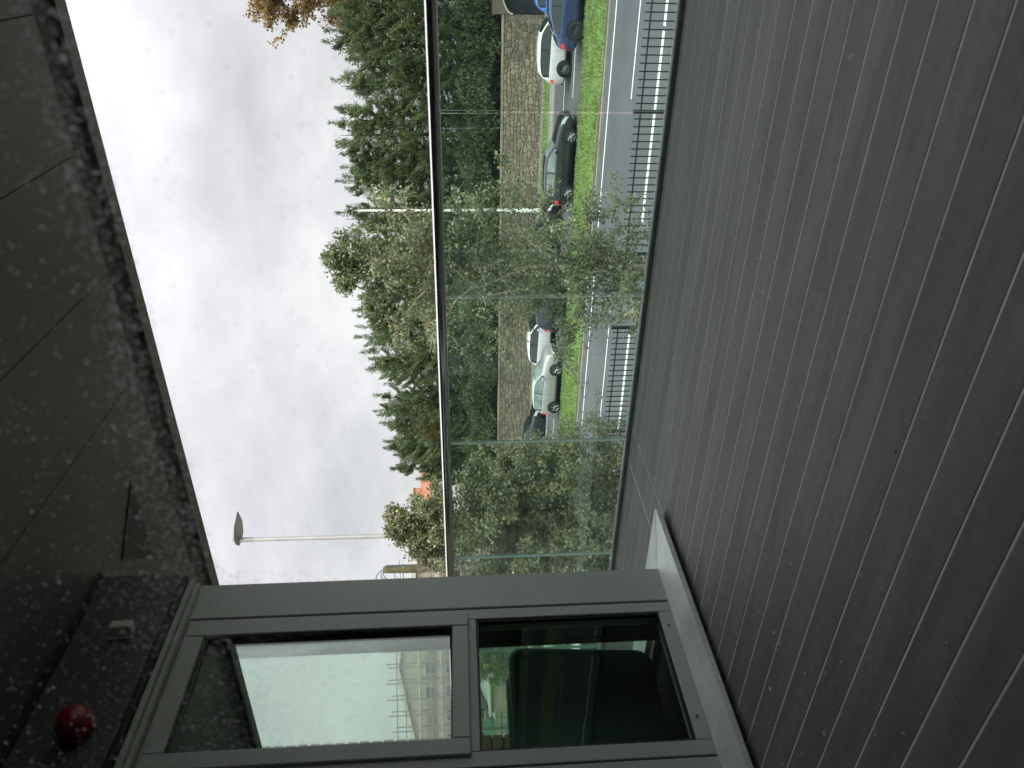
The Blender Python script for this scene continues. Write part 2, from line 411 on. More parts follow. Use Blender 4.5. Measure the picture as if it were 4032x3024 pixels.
# ------------------------------------------------------------------ mesh helpers
class MB:
    def __init__(self):
        self.v = []; self.f = []; self.mi = []; self.sm = []; self.mats = []

    def m(self, name):
        if name not in self.mats:
            self.mats.append(name)
        return self.mats.index(name)

    def add(self, verts, faces, mname, smooth=False):
        o = len(self.v); k = self.m(mname)
        self.v += [tuple(p) for p in verts]
        for f in faces:
            self.f.append(tuple(i + o for i in f)); self.mi.append(k); self.sm.append(smooth)
        return self

    def box(self, lo, hi, mname, bev=0.0):
        x0, y0, z0 = lo; x1, y1, z1 = hi
        if bev <= 0:
            v = [(x0, y0, z0), (x1, y0, z0), (x1, y1, z0), (x0, y1, z0), (x0, y0, z1), (x1, y0, z1), (x1, y1, z1), (x0, y1, z1)]
            f = [(3, 2, 1, 0), (4, 5, 6, 7), (0, 1, 5, 4), (1, 2, 6, 5), (2, 3, 7, 6), (3, 0, 4, 7)]
            return self.add(v, f, mname)
        b = min(bev, (x1 - x0) / 2.01, (y1 - y0) / 2.01, (z1 - z0) / 2.01)
        v = []
        idx = {}
        for ix, (xa, xs) in enumerate(((x0, 1), (x1, -1))):
            for iy, (ya, ys) in enumerate(((y0, 1), (y1, -1))):
                for iz, (za, zs) in enumerate(((z0, 1), (z1, -1))):
                    for ax in range(3):
                        p = [xa + xs * b, ya + ys * b, za + zs * b]
                        p[ax] = (xa, ya, za)[ax]
                        idx[(ix, iy, iz, ax)] = len(v); v.append(tuple(p))
        f = []
        q = lambda *k: tuple(idx[i] for i in k)
        for s in (0, 1):
            f.append(q((s, 0, 0, 0), (s, 1, 0, 0), (s, 1, 1, 0), (s, 0, 1, 0)))
            f.append(q((0, s, 0, 1), (1, s, 0, 1), (1, s, 1, 1), (0, s, 1, 1)))
            f.append(q((0, 0, s, 2), (1, 0, s, 2), (1, 1, s, 2), (0, 1, s, 2)))
        for a in (0, 1):
            for c in (0, 1):
                f.append(q((a, c, 0, 0), (a, c, 1, 0), (a, c, 1, 1), (a, c, 0, 1)))
                f.append(q((a, 0, c, 0), (a, 1, c, 0), (a, 1, c, 2), (a, 0, c, 2)))
                f.append(q((0, a, c, 1), (1, a, c, 1), (1, a, c, 2), (0, a, c, 2)))
        for a in (0, 1):
            for c in (0, 1):
                for d in (0, 1):
                    f.append(q((a, c, d, 0), (a, c, d, 1), (a, c, d, 2)))
        return self.add(v, f, mname)

    def tube(self, pts, rad, mname, n=8, caps=True, smooth=True):
        pts = [Vector(p) for p in pts]
        if not hasattr(rad, '__len__'):
            rad = [rad] * len(pts)
        V = []; Fc = []
        ref = None
        for i, p in enumerate(pts):
            d = (pts[min(i + 1, len(pts) - 1)] - pts[max(i - 1, 0)])
            if d.length < 1e-9: d = Vector((0, 0, 1))
            d.normalize()
            if ref is None:
                ref = Vector((1, 0, 0)) if abs(d.x) < 0.9 else Vector((0, 1, 0))
            a = d.cross(ref); a.normalize(); b = d.cross(a); ref = -b.cross(d) if False else ref
            for k in range(n):
                t = 2 * math.pi * k / n
                V.append(p + (a * math.cos(t) + b * math.sin(t)) * rad[i])
        for i in range(len(pts) - 1):
            for k in range(n):
                Fc.append((i * n + k, i * n + (k + 1) % n, (i + 1) * n + (k + 1) % n, (i + 1) * n + k))
        self.add(V, Fc, mname, smooth)
        if caps:
            self.add(V[:n], [tuple(range(n))], mname)
            self.add(V[-n:], [tuple(range(n))[::-1]], mname)
        return self

    def lathe(self, prof, mname, n=24, axis='z', origin=(0, 0, 0), smooth=True):
        V = []; Fc = []
        for r, h in prof:
            for k in range(n):
                t = 2 * math.pi * k / n
                a, b = r * math.cos(t), r * math.sin(t)
                p = {'z': (a, b, h), 'y': (a, h, b), 'x': (h, a, b)}[axis]
                V.append((p[0] + origin[0], p[1] + origin[1], p[2] + origin[2]))
        for i in range(len(prof) - 1):
            for k in range(n):
                Fc.append((i * n + k, i * n + (k + 1) % n, (i + 1) * n + (k + 1) % n, (i + 1) * n + k))
        return self.add(V, Fc, mname, smooth)

    def prism(self, poly, thick, mname, plane='xz', at=0.0):
        n = len(poly)
        def pt(a, b, c):
            return {'xz': (a, c, b), 'yz': (c, a, b), 'xy': (a, b, c)}[plane]
        V = [pt(a, b, at) for a, b in poly] + [pt(a, b, at + thick) for a, b in poly]
        Fc = [tuple(range(n)), tuple(range(2 * n - 1, n - 1, -1))]
        for i in range(n):
            j = (i + 1) % n
            Fc.append((i, i + n, j + n, j))
        return self.add(V, Fc, mname)

    def mesh(self, name):
        me = bpy.data.meshes.new(name)
        me.from_pydata(self.v, [], self.f)
        for k in self.mats:
            me.materials.append(MAT[k])
        me.polygons.foreach_set("material_index", self.mi)
        me.polygons.foreach_set("use_smooth", self.sm)
        me.update()
        return me

    def obj(self, name, parent=None, loc=None):
        return put(self.mesh(name), name, parent, loc)


def put(me, name, parent=None, loc=None, rotz=0.0):
    o = bpy.data.objects.new(name, me)
    COL.objects.link(o)
    if parent: o.parent = parent
    if loc is not None: o.location = loc
    if rotz: o.rotation_euler = (0, 0, rotz)
    return o


def tag(o, label, cat, group=None):
    o["label"] = label; o["category"] = cat
    if group: o["group"] = group
    return o


def struct(o):
    o["kind"] = "structure"
    return o


def empty(name, loc=(0, 0, 0), label=None, cat=None, group=None, rotz=0.0):
    o = bpy.data.objects.new(name, None)
    COL.objects.link(o)
    o.location = loc
    o.rotation_euler = (0, 0, rotz)
    o.empty_display_size = 0.2
    if label: tag(o, label, cat, group)
    return o


def copy_tree(o, parent=None):
    c = o.copy(); COL.objects.link(c)
    if parent: c.parent = parent
    for ch in list(o.children):
        copy_tree(ch, c)
    return c


def np_mesh(name, V, quads, mname, smooth=False):
    """Fast mesh from arrays of equal-sided faces."""
    me = bpy.data.meshes.new(name)
    V = np.ascontiguousarray(V, dtype=np.float32); Q = np.ascontiguousarray(quads, dtype=np.int32)
    nf, k = Q.shape
    me.vertices.add(len(V)); me.vertices.foreach_set("co", V.ravel())
    me.loops.add(nf * k); me.loops.foreach_set("vertex_index", Q.ravel())
    me.polygons.add(nf)
    me.polygons.foreach_set("loop_start", np.arange(0, nf * k, k, dtype=np.int32))
    me.polygons.foreach_set("loop_total", np.full(nf, k, dtype=np.int32))
    me.materials.append(MAT[mname])
    me.update(calc_edges=True)
    return me


def kites(P, D, length, width, droop=0.0, rng=RNG):
    """A small folded leaf at each point P, pointing along D, with its own roll."""
    n = len(P)
    D = D / (np.linalg.norm(D, axis=1, keepdims=True) + 1e-9)
    R = rng.normal(size=(n, 3))
    S = np.cross(D, R); S /= (np.linalg.norm(S, axis=1, keepdims=True) + 1e-9)
    L = (length * rng.uniform(0.7, 1.3, n))[:, None]
    W = (width * rng.uniform(0.7, 1.3, n))[:, None]
    a = P; c = P + D * L
    mid = P + D * L * 0.45
    mid[:, 2] += 0
    b = mid + S * W / 2; d = mid - S * W / 2
    c = c.copy(); c[:, 2] -= droop * L[:, 0]
    V = np.stack([a, b, c, d], 1).reshape(-1, 3)
    Q = np.arange(4 * n).reshape(-1, 4)
    return V, Q


def pix(x, y, d):
    """World point seen at pixel (x, y) of the 4032-wide photograph, d metres along the view axis (for siting things)."""
    return EYE + d * (FWD + RGT * (1512 - y) / FPX + DWN * (x - 2016) / FPX)


# ================================================================== LARGE STRUCTURE
ROAD = -4.70


def sheet(name, x0, x1, y0, y1, z, mname, parent=None, nx=1, ny=1):
    xs = np.linspace(x0, x1, nx + 1); ys = np.linspace(y0, y1, ny + 1)
    V = [(x, y, z) for y in ys for x in xs]
    F = [(j * (nx + 1) + i, j * (nx + 1) + i + 1, (j + 1) * (nx + 1) + i + 1, (j + 1) * (nx + 1) + i) for j in range(ny) for i in range(nx)]
    b = MB(); b.add(V, F, mname)
    return b.obj(name, parent)


struct(sheet("ground", -900, 900, -300, 1500, ROAD - 0.03, "earth"))
struct(sheet("road_near", -200, 120, 19.6, 29.75, ROAD, "asphalt"))
struct(sheet("road_far", -200, 120, 34.9, 45.0, ROAD, "asphalt_b"))
b = MB(); b.box((-200, 12.5, ROAD - 0.02), (120, 19.45, ROAD + 0.115), "paving")
struct(b.obj("pavement_near"))
b = MB(); b.box((-200, 19.45, ROAD - 0.02), (120, 19.6, ROAD + 0.12), "kerb_stone")
struct(b.obj("kerb_near"))
b = MB(); b.box((-200, 29.75, ROAD - 0.02), (120, 29.92, ROAD + 0.10), "kerb_stone")
struct(b.obj("kerb_median"))
b = MB(); b.box((-200, 34.76, ROAD - 0.02), (120, 34.9, ROAD + 0.12), "kerb_stone")
struct(b.obj("kerb_median_far"))
b = MB(); b.box((-200, 45.0, ROAD - 0.02), (120, 45.18, ROAD + 0.12), "kerb_pale")
struct(b.obj("kerb_far"))
b = MB(); b.box((-200, 45.18, ROAD - 0.02), (120, 46.9, ROAD + 0.105), "paving")
struct(b.obj("footpath_far"))
b = MB(); b.box((-200, 46.9, ROAD - 0.02), (120, 49.2, ROAD + 0.16), "lawn")
struct(b.obj("verge_far"))
b = MB(); b.box((-200, 49.2, ROAD - 0.02), (120, 51.0, ROAD + 0.12), "paving")
struct(b.obj("footpath_wall"))
# the slope behind the stone wall, on which the conifers stand
b = MB()
b.add([(-200, 51.5, -2.2), (120, 51.5, -2.2), (120, 58, -1.4), (-200, 58, -1.4), (120, 120, 0.5), (-200, 120, 0.5), (-200, 51.5, -5), (120, 51.5, -5)],
      [(0, 1, 2, 3), (3, 2, 4, 5), (6, 7, 1, 0)], "shaded_bank_soil")
struct(b.obj("bank"))

# grass median: a soft mound with a worn soil edge towards the near carriageway
xs = np.linspace(-140, 60, 401); ys = np.linspace(29.92, 34.76, 18)
prof = np.interp(ys, [29.92, 30.25, 31.5, 33.4, 34.5, 34.76], [0.05, 0.10, 0.17, 0.20, 0.185, 0.11])
Zm = ROAD + prof[:, None] + RNG.normal(0, 0.010, (len(ys), len(xs)))
V = np.stack([np.tile(xs, (len(ys), 1)), np.tile(ys[:, None], (1, len(xs))), Zm], -1).reshape(-1, 3)
nx = len(xs)
ii, jj = np.meshgrid(np.arange(nx - 1), np.arange(len(ys) - 1))
base = (jj * nx + ii).ravel()
Q = np.stack([base, base + 1, base + 1 + nx, base + nx], 1)
struct(put(np_mesh("median", V, Q, "lawn"), "median"))
n = 26000
gx = RNG.uniform(-60, 4, n); gx = np.where(RNG.random(n) < 0.75, -np.abs(RNG.uniform(0, 30, n)), gx)
gy = 30.12 + RNG.random(n) ** 0.9 * 4.5
wob = 30.12 + 0.22 * (np.sin(gx * 1.7) + np.sin(gx * 0.63 + 1) + 1.2)
gy = np.maximum(gy, wob)
gz = ROAD + np.interp(gy, ys, prof)
P = np.stack([gx, gy, gz], 1)
D = RNG.normal(0, 0.45, (n, 3)); D[:, 2] = 1
V, Q = kites(P, D, 0.11, 0.035)
g = put(np_mesh("grass", V, Q, "grass_blade"), "grass"); g["kind"] = "stuff"
b = MB()
V = []; F = []
for i in range(140):
    x = -110 + i * 1.0
    V += [(x, 29.921, ROAD + 0.104), (x, 30.20 + 0.22 * (math.sin(x * 1.7) + math.sin(x * .63 + 1) + 0.6) * 0.6, ROAD + 0.122)]
for i in range(139):
    F.append((2 * i, 2 * i + 2, 2 * i + 3, 2 * i + 1))
b.add(V, F, "soil"); struct(b.obj("soil_edge"))
n = 420
P = np.stack([RNG.uniform(-28, 2, n), RNG.uniform(29.95, 34.6, n), np.full(n, 0.0)], 1)
P[:, 2] = ROAD + np.interp(P[:, 1], ys, prof) + 0.07
D = RNG.normal(0, 1, (n, 3)); D[:, 2] *= 0.3
V, Q = kites(P, D, 0.10, 0.08)
g = put(np_mesh("fallen_leaves", V, Q, "autumn_leaf"), "fallen_leaves"); g["kind"] = "stuff"
# weedy verge in front of the wall
n = 5000
P = np.stack([RNG.uniform(-45, -2, n), RNG.uniform(46.95, 49.15, n), np.full(n, ROAD + 0.15)], 1)
D = RNG.normal(0, 0.5, (n, 3)); D[:, 2] = 1
V, Q = kites(P, D, 0.14, 0.05)
g = put(np_mesh("verge_grass", V, Q, "grass_blade"), "verge_grass"); g["kind"] = "stuff"


def marking(x0, x1, yc, w):
    return struct(sheet("road_marking", x0, x1, yc - w / 2, yc + w / 2, ROAD + 0.005, "road_paint"))


marking(-2.12, 30, 22.05, 0.26)
marking(-7.66, -2.24, 22.05, 0.26)
marking(-15.9, -11.6, 22.05, 0.26)
marking(-30, -17.0, 22.05, 0.26)
for k in range(-5, 2):
    marking(-4.61 + k * 12.6, -4.61 + k * 12.6 + 4.2 + (6 if k == 0 else 0), 25.25, 0.13)
marking(-120, 40, 29.0, 0.16)
for x0 in (-6.92, -18.9, -28.6, -40.6):
    marking(x0, x0 + 2.6, 38.1, 0.13)
marking(-120, 40, 41.2, 0.14)

# ------------------------------------------------------------------ our building: deck, soffit, room
Y_FAC = 0.62       # outer face of the facade that the camera looks out of
deck = empty("deck"); deck["kind"] = "structure"
BP = 0.1257
bm0 = None
Y0 = 0.852 - 2 * BP
nb = int((3.70 - Y0) / BP) + 1
for k in range(nb):
    ya = Y0 + k * BP + 0.0027; yb = min(Y0 + (k + 1) * BP - 0.0027, 3.695)
    if yb - ya < 0.02: continue
    first = yb - ya > BP - 0.0060
    if first and bm0 is None:
        m = MB(); m.box((-2.60, 0, -0.022), (7.5, BP - 0.0054, 0.0), "deck_composite", 0.0015)
        bm0 = m.mesh("deck_board")
    if first:
        put(bm0, "deck_board", deck, (0, ya, 0))
    else:
        m = MB(); m.box((-2.60, ya, -0.022), (7.5, yb, 0.0), "deck_composite", 0.0015); m.obj("deck_board", deck)
# outside the bay the boards continue past a joint
bm1 = None; bm2 = None
for k in range(nb):
    ya = Y0 + k * BP + 0.0027; yb = min(Y0 + (k + 1) * BP - 0.0027, 3.695)
    if yb < 2.66 or yb - ya < 0.02: continue
    ya = max(ya, 2.64)
    m = MB(); m.box((-2.838, ya, -0.022), (-2.604, yb, 0.0), "deck_composite", 0.0015); m.obj("deck_board", deck)
    m = MB(); m.box((-9.5, ya, -0.022), (-2.846, yb, 0.0), "deck_composite", 0.0015); m.obj("deck_board", deck)
m = MB(); m.box((-9.5, 0.5, -0.16), (7.5, 3.70, -0.0012), "deck_strip"); m.obj("joint_strip", deck)
m = MB(); m.box((-9.5, 0.5, -0.42), (7.5, 3.72, -0.165), "dark_wall"); m.obj("slab_edge", deck)

soff = empty("soffit"); soff["kind"] = "structure"
ZS = 2.75
PX = 0.5665
sm = MB(); sm.box((0.002, 0, 0), (PX - 0.002, 3.48 - Y_FAC, 0.03), "soffit", 0.002); sm = sm.mesh("soffit_panel")
k0 = -0.889 - 3 * PX
for k in range(0, 17):
    x = k0 + k * PX
    if x < -2.59: x_ = -2.59
    put(sm, "soffit_panel", soff, (x, Y_FAC, ZS))
s2 = MB(); s2.box((0.002, 0, 0), (PX - 0.002, 3.48 - 2.62, 0.03), "soffit", 0.002); s2 = s2.mesh("soffit_panel")
for k in range(1, 11):
    put(s2, "soffit_panel", soff, (k0 - k * PX, 2.62, ZS))
m = MB(); m.box((-9.5, 3.484, ZS + 0.012), (8, 3.655, ZS + 0.04), "soffit_stain"); m.obj("drip_channel", soff)
m = MB(); m.box((-9.5, 3.659, ZS - 0.012), (8, 3.765, ZS + 0.26), "soffit_trim", 0.004); m.obj("edge_trim", soff)
m = MB(); m.box((-9.5, -4.4, ZS + 0.035), (8, 3.655, ZS + 0.26), "dark_wall"); m.obj("roof_slab", soff)
# dark triangle beside the end of the bay, in the drip channel's material
m = MB()
T_ = [(-2.443, 3.102), (-2.963, 3.097), (-2.703, 2.811)]
m.add([(a, c, ZS - 0.006) for a, c in T_] + [(a, c, ZS + 0.01) for a, c in T_], [(0, 1, 2), (0, 3, 4, 1), (1, 4, 5, 2), (2, 5, 3, 0)], "soffit_stain")
m.obj("dark_triangle", soff)

# the room that the photograph is taken from
room = empty("room"); room["kind"] = "structure"
m = MB(); m.box((-2.55, -4.2, -0.12), (4.0, Y_FAC - 0.16, -0.02), "room_floor"); m.obj("floor", room)
m = MB(); m.box((-2.55, -4.35, -0.02), (4.0, -4.2, 2.7), "plaster"); m.obj("back_wall", room)
m = MB(); m.box((-2.70, -4.2, -0.02), (-2.57, Y_FAC - 0.14, 2.7), "plaster"); m.obj("side_wall", room)
m = MB(); m.box((4.0, -4.2, -0.02), (4.15, Y_FAC - 0.14, 2.7), "plaster"); m.obj("side_wall", room)
m = MB(); m.box((-2.55, -4.2, 2.66), (4.0, Y_FAC - 0.16, 2.70), "plaster"); m.obj("ceiling", room)

fac = empty("facade_wall", (0, 0, 0), "grey metal clad wall around the window that looks onto the deck, with an added unseen end wall", "wall")
m = MB()
m.box((-2.60, Y_FAC - 0.14, -0.1), (-1.9, Y_FAC, ZS), "dark_wall")
m.box((1.1, Y_FAC - 0.14, -0.1), (8.0, Y_FAC, ZS), "dark_wall")
m.box((4.6, Y_FAC + 0.002, 0.002), (4.8, 3.2, ZS - 0.004), "dark_wall")  # end wall added out of view to cut the light on the near deck
m.box((-1.9, Y_FAC - 0.14, 2.45), (1.1, Y_FAC, ZS), "dark_wall")
m.box((-1.9, Y_FAC - 0.14, -0.1), (1.1, Y_FAC, 0.02), "frame_paint")
m.obj("cladding", fac)
win = empty("window", (0, 0, 0), "clear window beside the deck, its outside speckled with dust", "window")
m = MB(); m.box((-1.9, Y_FAC - 0.075, 0.02), (1.1, Y_FAC - 0.069, 2.45), "clear_pane"); m.obj("pane", win)
m = MB()
for lo, hi in (((-1.9, Y_FAC - .12, .02), (-1.84, Y_FAC - .02, 2.45)), ((1.04, Y_FAC - .12, .02), (1.1, Y_FAC - .02, 2.45)),
               ((-1.84, Y_FAC - .12, 2.39), (1.04, Y_FAC - .02, 2.45)), ((-1.84, Y_FAC - .12, .02), (1.04, Y_FAC - .02, .06))):
    m.box(lo, hi, "frame_paint")
m.obj("frame", win)

# dust flecks on the outside of that pane, thickest towards the top
def dust_on_pane(n):
    yp = Y_FAC - 0.066
    V = []; F = []
    rng = np.random.default_rng(5)
    cnt = 0
    while cnt < n:
        x = rng.uniform(-1.25, 0.25); z = rng.uniform(1.0, 1.9)
        p = np.array([x, yp, z]) - EYE
        d = p @ FWD
        if d <= 0: continue
        ix = 2016 + FPX * (p @ DWN) / d; iy = 1512 - FPX * (p @ RGT) / d
        if not (-50 < ix < 1750 and -50 < iy < 3100): continue
        edge = 250 + 0.262 * iy           # where the roof edge cuts the pane's view
        wgt = 0.09 + 1.2 * math.exp(-((ix - edge + 95) / 120) ** 2)
        if iy > 2250:
            wgt = 0.10 + 0.75 * math.exp(-((ix - 800) / 330) ** 2) * (1 if iy < 2560 else 0.35)
        elif ix > edge + 30:
            wgt = 0.02
        if ix > 1450: wgt *= 0.2
        if rng.random() > wgt: continue
        cnt += 1
        r = rng.lognormal(math.log(0.00066), 0.38)
        if rng.random() < 0.012 and ix < edge: r *= 1.8
        if ix > edge: r = min(r, 0.0006)
        k = 6; o = len(V)
        a0 = rng.uniform(0, 6.28); st = rng.uniform(0.6, 1.5)
        for q in range(k):
            t = a0 + q * 2 * math.pi / k
            rr = r * rng.uniform(0.7, 1.25)
            V.append((x + rr * math.cos(t) * st, yp, z + rr * math.sin(t)))
        V.append((x, yp + 0.0005, z))
        for q in range(k):
            F.append((o + q, o + (q + 1) % k, o + k))
    m = MB(); m.add(V, F, "dust")
    o = m.obj("dust"); o["kind"] = "stuff"


dust_on_pane(7600)

# ------------------------------------------------------------------ the glazed bay on the left
XB = -2.70
bay = empty("glazed_bay", (XB, 1.5, 0), "grey green aluminium glazed bay with two tinted panes, standing on the deck", "window bay")
YP0, YP1 = 2.407, 2.617


def bp(name, lo, hi, mname, bev=0.003):
    m = MB(); m.box(lo, hi, mname, bev)
    o = m.obj(name, bay); o.location = (-XB, -1.5, 0)
    return o


m = MB()     # corner post, a plain folded panel that leans in the light
m.box((-2.86, YP0 + 0.004, 0.075), (XB, YP1, 2.36), "frame_paint", 0.004)
m.box((-3.12, 2.552, 0.075), (-2.862, YP1 - 0.002, 2.36), "dark_wall", 0.004)
o = m.obj("corner_post", bay); o.location = (-XB, -1.5, 0)
bp("groove", (XB - 0.03, YP0 - 0.004, 0.09), (XB - 0.008, YP0 + 0.004, 2.30), "gasket", 0)
# outer frame
bp("jamb", (XB - 0.09, 2.345, 0.085), (XB - 0.001, YP0 - 0.004, 2.30), "frame_paint_b")
bp("jamb", (XB - 0.09, 1.636, 0.085), (XB - 0.001, 1.700, 2.30), "frame_paint_b")
bp("head", (XB - 0.09, 1.700, 2.255), (XB - 0.001, 2.345, 2.30), "frame_paint_b")
bp("transom", (XB - 0.09, 1.700, 1.000), (XB - 0.001, 2.345, 1.046), "frame_paint_b")
bp("bottom_rail", (XB - 0.09, 1.700, 0.085), (XB - 0.001, 2.345, 0.146), "frame_paint_b")
# opening sash in the upper light, standing proud of the frame
XS = XB + 0.014
sash = empty("sash"); sash.parent = bay; sash.location = (-XB, -1.5, 0)
def sp_(name, lo, hi, mname, bev=0.003):
    m = MB(); m.box(lo, hi, mname, bev); return m.obj(name, sash)
sp_("stile", (XB - 0.05, 2.302, 1.036), (XS, 2.372, 2.285), "frame_paint", 0.004)
sp_("stile", (XB - 0.05, 1.682, 1.036), (XS, 1.752, 2.285), "frame_paint", 0.004)
sp_("rail", (XB - 0.05, 1.753, 2.206), (XS - 0.001, 2.301, 2.285), "frame_paint", 0.004)
sp_("rail", (XB - 0.05, 1.753, 1.036), (XS - 0.001, 2.301, 1.107), "frame_paint", 0.004)
sp_("gasket", (XB - 0.022, 1.7535, 1.108), (XB - 0.004, 1.760, 2.205), "gasket", 0)
sp_("gasket", (XB - 0.022, 2.294, 1.108), (XB - 0.004, 2.3005, 2.205), "gasket", 0)
sp_("gasket", (XB - 0.022, 1.760, 2.192), (XB - 0.004, 2.294, 2.205), "gasket", 0)
sp_("gasket", (XB - 0.022, 1.760, 1.108), (XB - 0.004, 2.294, 1.113), "gasket", 0)
sp_("pane", (XB - 0.028, 1.752, 1.107), (XB - 0.022, 2.302, 2.206), "bay_glass_up", 0)
# fixed lower light
for a in (((XB - .03, 2.334, .147), (XB - .010, 2.3445, .999)), ((XB - .03, 1.7005, .147), (XB - .010, 1.711, .999)),
          ((XB - .03, 1.711, .990), (XB - .010, 2.334, .999)), ((XB - .03, 1.711, .147), (XB - .010, 2.334, .156))):
    bp("gasket", *a, "gasket", 0)
bp("pane", (XB - 0.036, 1.705, 0.150), (XB - 0.031, 2.340, 0.996), "bay_glass", 0)
for yy, zz in ((2.26, 0.118), (1.80, 0.118)):
    bp("drain_slot", (XB - 0.003, yy - 0.007, zz - 0.004), (XB + 0.0005, yy + 0.007, zz + 0.004), "gasket", 0)
# blank panels nearer the camera, beyond the frame of the photograph
bp("groove", (XB - 0.03, 1.628, 0.09), (XB - 0.008, 1.636, 2.30), "gasket", 0)
bp("side_panel", (XB - 0.09, 0.50, 0.08), (XB, 1.628, 2.30), "frame_paint")
# bulkhead over the windows, its underside stepped down to the window head
bp("bulkhead", (-2.85, 0.50, 2.372), (-2.60, 2.600, ZS - 0.002), "soffit", 0.004)
bp("step_trim", (-2.80, 0.50, 2.348), (-2.622, 2.606, 2.369), "gasket", 0)
bp("step_trim", (-2.80, 0.50, 2.325), (-2.640, 2.602, 2.346), "frame_paint_b")
bp("step_trim", (-2.80, 0.50, 2.303), (-2.664, 2.600, 2.323), "frame_paint_b")
bp("shadow_gap", (-2.64, 0.50, ZS - 0.03), (-2.585, 2.598, ZS - 0.004), "gasket", 0)
# mitred sill that turns the corner of the bay, on a recessed base coloured black for the shade under its nose
def slab(name, top, zb=0.026):
    V = [(x, y, zb if i in (1, 2) else 0.03) for i, (x, y, z) in enumerate(top)] + list(top)
    m = MB(); m.add(V, [(3, 2, 1, 0), (4, 5, 6, 7), (0, 1, 5, 4), (1, 2, 6, 5), (2, 3, 7, 6), (3, 0, 4, 7)], "sill_metal")
    o = m.obj(name, bay); o.location = (-XB, -1.5, 0)
slab("sill", [(-2.72, 0.5, .088), (-2.545, 0.5, .050), (-2.545, 2.893, .050), (-2.72, 2.590, .088)])
slab("sill", [(-2.727, 2.590, .088), (-2.552, 2.900, .050), (-4.9, 2.900, .050), (-4.9, 2.590, .088)][::-1])
bp("sill_base", (-2.78, 0.5, 0.001), (-2.60, 2.60, 0.0255), "gasket", 0)
bp("sill_base", (-4.9, 2.602, 0.001), (-2.62, 2.84, 0.0255), "gasket", 0)
# inside the bay: walls, ceiling, floor and the road side opening with its frame
bp("ceiling", (-4.9, 0.5, 2.31), (-2.86, 2.60, 2.36), "dark_wall", 0)
bp("interior_floor", (-4.9, 0.5, -0.02), (-2.76, 2.60, 0.02), "carpet", 0)
bp("back_wall", (-4.98, 0.5, 0.02), (-4.9, 2.60, 2.31), "plaster", 0)
bp("inner_wall", (-4.9, 0.45, 0.02), (-2.8, 0.5, 2.31), "plaster", 0)
bp("road_mullion", (-3.16, 2.550, 0.02), (-3.122, 2.60, 2.305), "gasket", 0.003)
bp("road_head", (-4.4, 2.55, 2.215), (-3.162, 2.60, 2.305), "dark_wall", 0.003)
bp("road_cill", (-4.4, 2.55, 0.02), (-3.162, 2.60, 0.06), "frame_paint", 0.003)
bp("road_pane", (-4.4, 2.572, 0.06), (-3.162, 2.578, 2.215), "bay_glass_b", 0)

# brick pier that closes the bay on the road side, brick by brick
pier = empty("brick_pier", (-4.69, 2.7, 0), "tan brick pier with raked joints seen through the bay window", "brick pier")
m = MB(); m.box((-0.7, -0.21, 0.0), (0.375, 0.10, 2.74), "brick_mortar"); m.obj("mortar", pier)
bA = MB(); bA.box((0, 0, 0), (0.215, 0.1025, 0.065), "brick", 0.006); bA = bA.mesh("brick")
bB = MB(); bB.box((0, 0, 0), (0.1025, 0.215, 0.065), "brick", 0.006); bB = bB.mesh("brick")
for c in range(36):
    z = 0.004 + c * 0.075
    j = random.uniform(-0.003, 0.003)
    # reveal face (towards +x) and inner face (towards the room)
    if c % 2:
        put(bB, "brick", pier, (-4.005 + 4.3 + j, 2.482 - 2.7, z)); put(bA, "brick", pier, (-4.005 + 4.3 - 0.227, 2.482 - 2.7, z))
        put(bB, "brick", pier, (-4.005 + 4.3 + j, 2.482 - 2.7 + 0.225, z)) if False else None
        put(bA, "brick", pier, (-4.005 - 0.1125 + 4.3 + j, 2.707 - 2.7, z))
    else:
        put(bA, "brick", pier, (-4.005 - 0.1125 + 4.3 + j, 2.482 - 2.7, z)); put(bB, "brick", pier, (-4.005 + 4.3 + j, 2.5945 - 2.7, z))
        put(bA, "brick", pier, (-4.005 - 0.1125 - 0.227 + 4.3, 2.482 - 2.7, z))

# ------------------------------------------------------------------ balustrade
bal = empty("glass_balustrade", (-2, 3.72, 0), "frameless glass balustrade with a polished steel handrail along the deck edge", "balustrade")
JX = [-6.58, -5.61, -4.64, -3.67, -2.70, -1.715, -0.742, 0.23, 1.20, 2.17, 3.14, 4.11, 5.08, 6.05, 7.02]
for a, c in zip(JX[:-1], JX[1:]):
    m = MB()
    x0, x1, y0, y1, z0, z1 = a + 0.007, c - 0.007, 3.713, 3.7265, 0.012, 1.142
    v = [(x0, y0, z0), (x1, y0, z0), (x1, y1, z0), (x0, y1, z0), (x0, y0, z1), (x1, y0, z1), (x1, y1, z1), (x0, y1, z1)]
    m.add(v, [(0, 1, 5, 4)], "balustrade_glass")
    m.add(v, [(2, 3, 7, 6)], "bay_glass_b")
    m.add(v, [(1, 2, 6, 5), (3, 0, 4, 7), (4, 5, 6, 7), (3, 2, 1, 0)], "edge_glass")
    o = m.obj("glass_panel", bal); o.location = (2, -3.72, 0)
m = MB(); m.tube([(-9.5, 3.72, 1.148), (8, 3.72, 1.148)], 0.029, "rail_steel", 24)
o = m.obj("handrail", bal); o.location = (2, -3.72, 0)
m = MB(); m.box((-9.5, 3.699, -0.05), (8, 3.7105, 0.024), "channel_metal", 0.003); m.box((-9.5, 3.7285, -0.05), (8, 3.742, 0.024), "channel_metal", 0.003)
m.box((-9.5, 3.7107, -0.05), (8, 3.7283, 0.008), "gasket")
o = m.obj("base_channel", bal); o.location = (2, -3.72, 0)

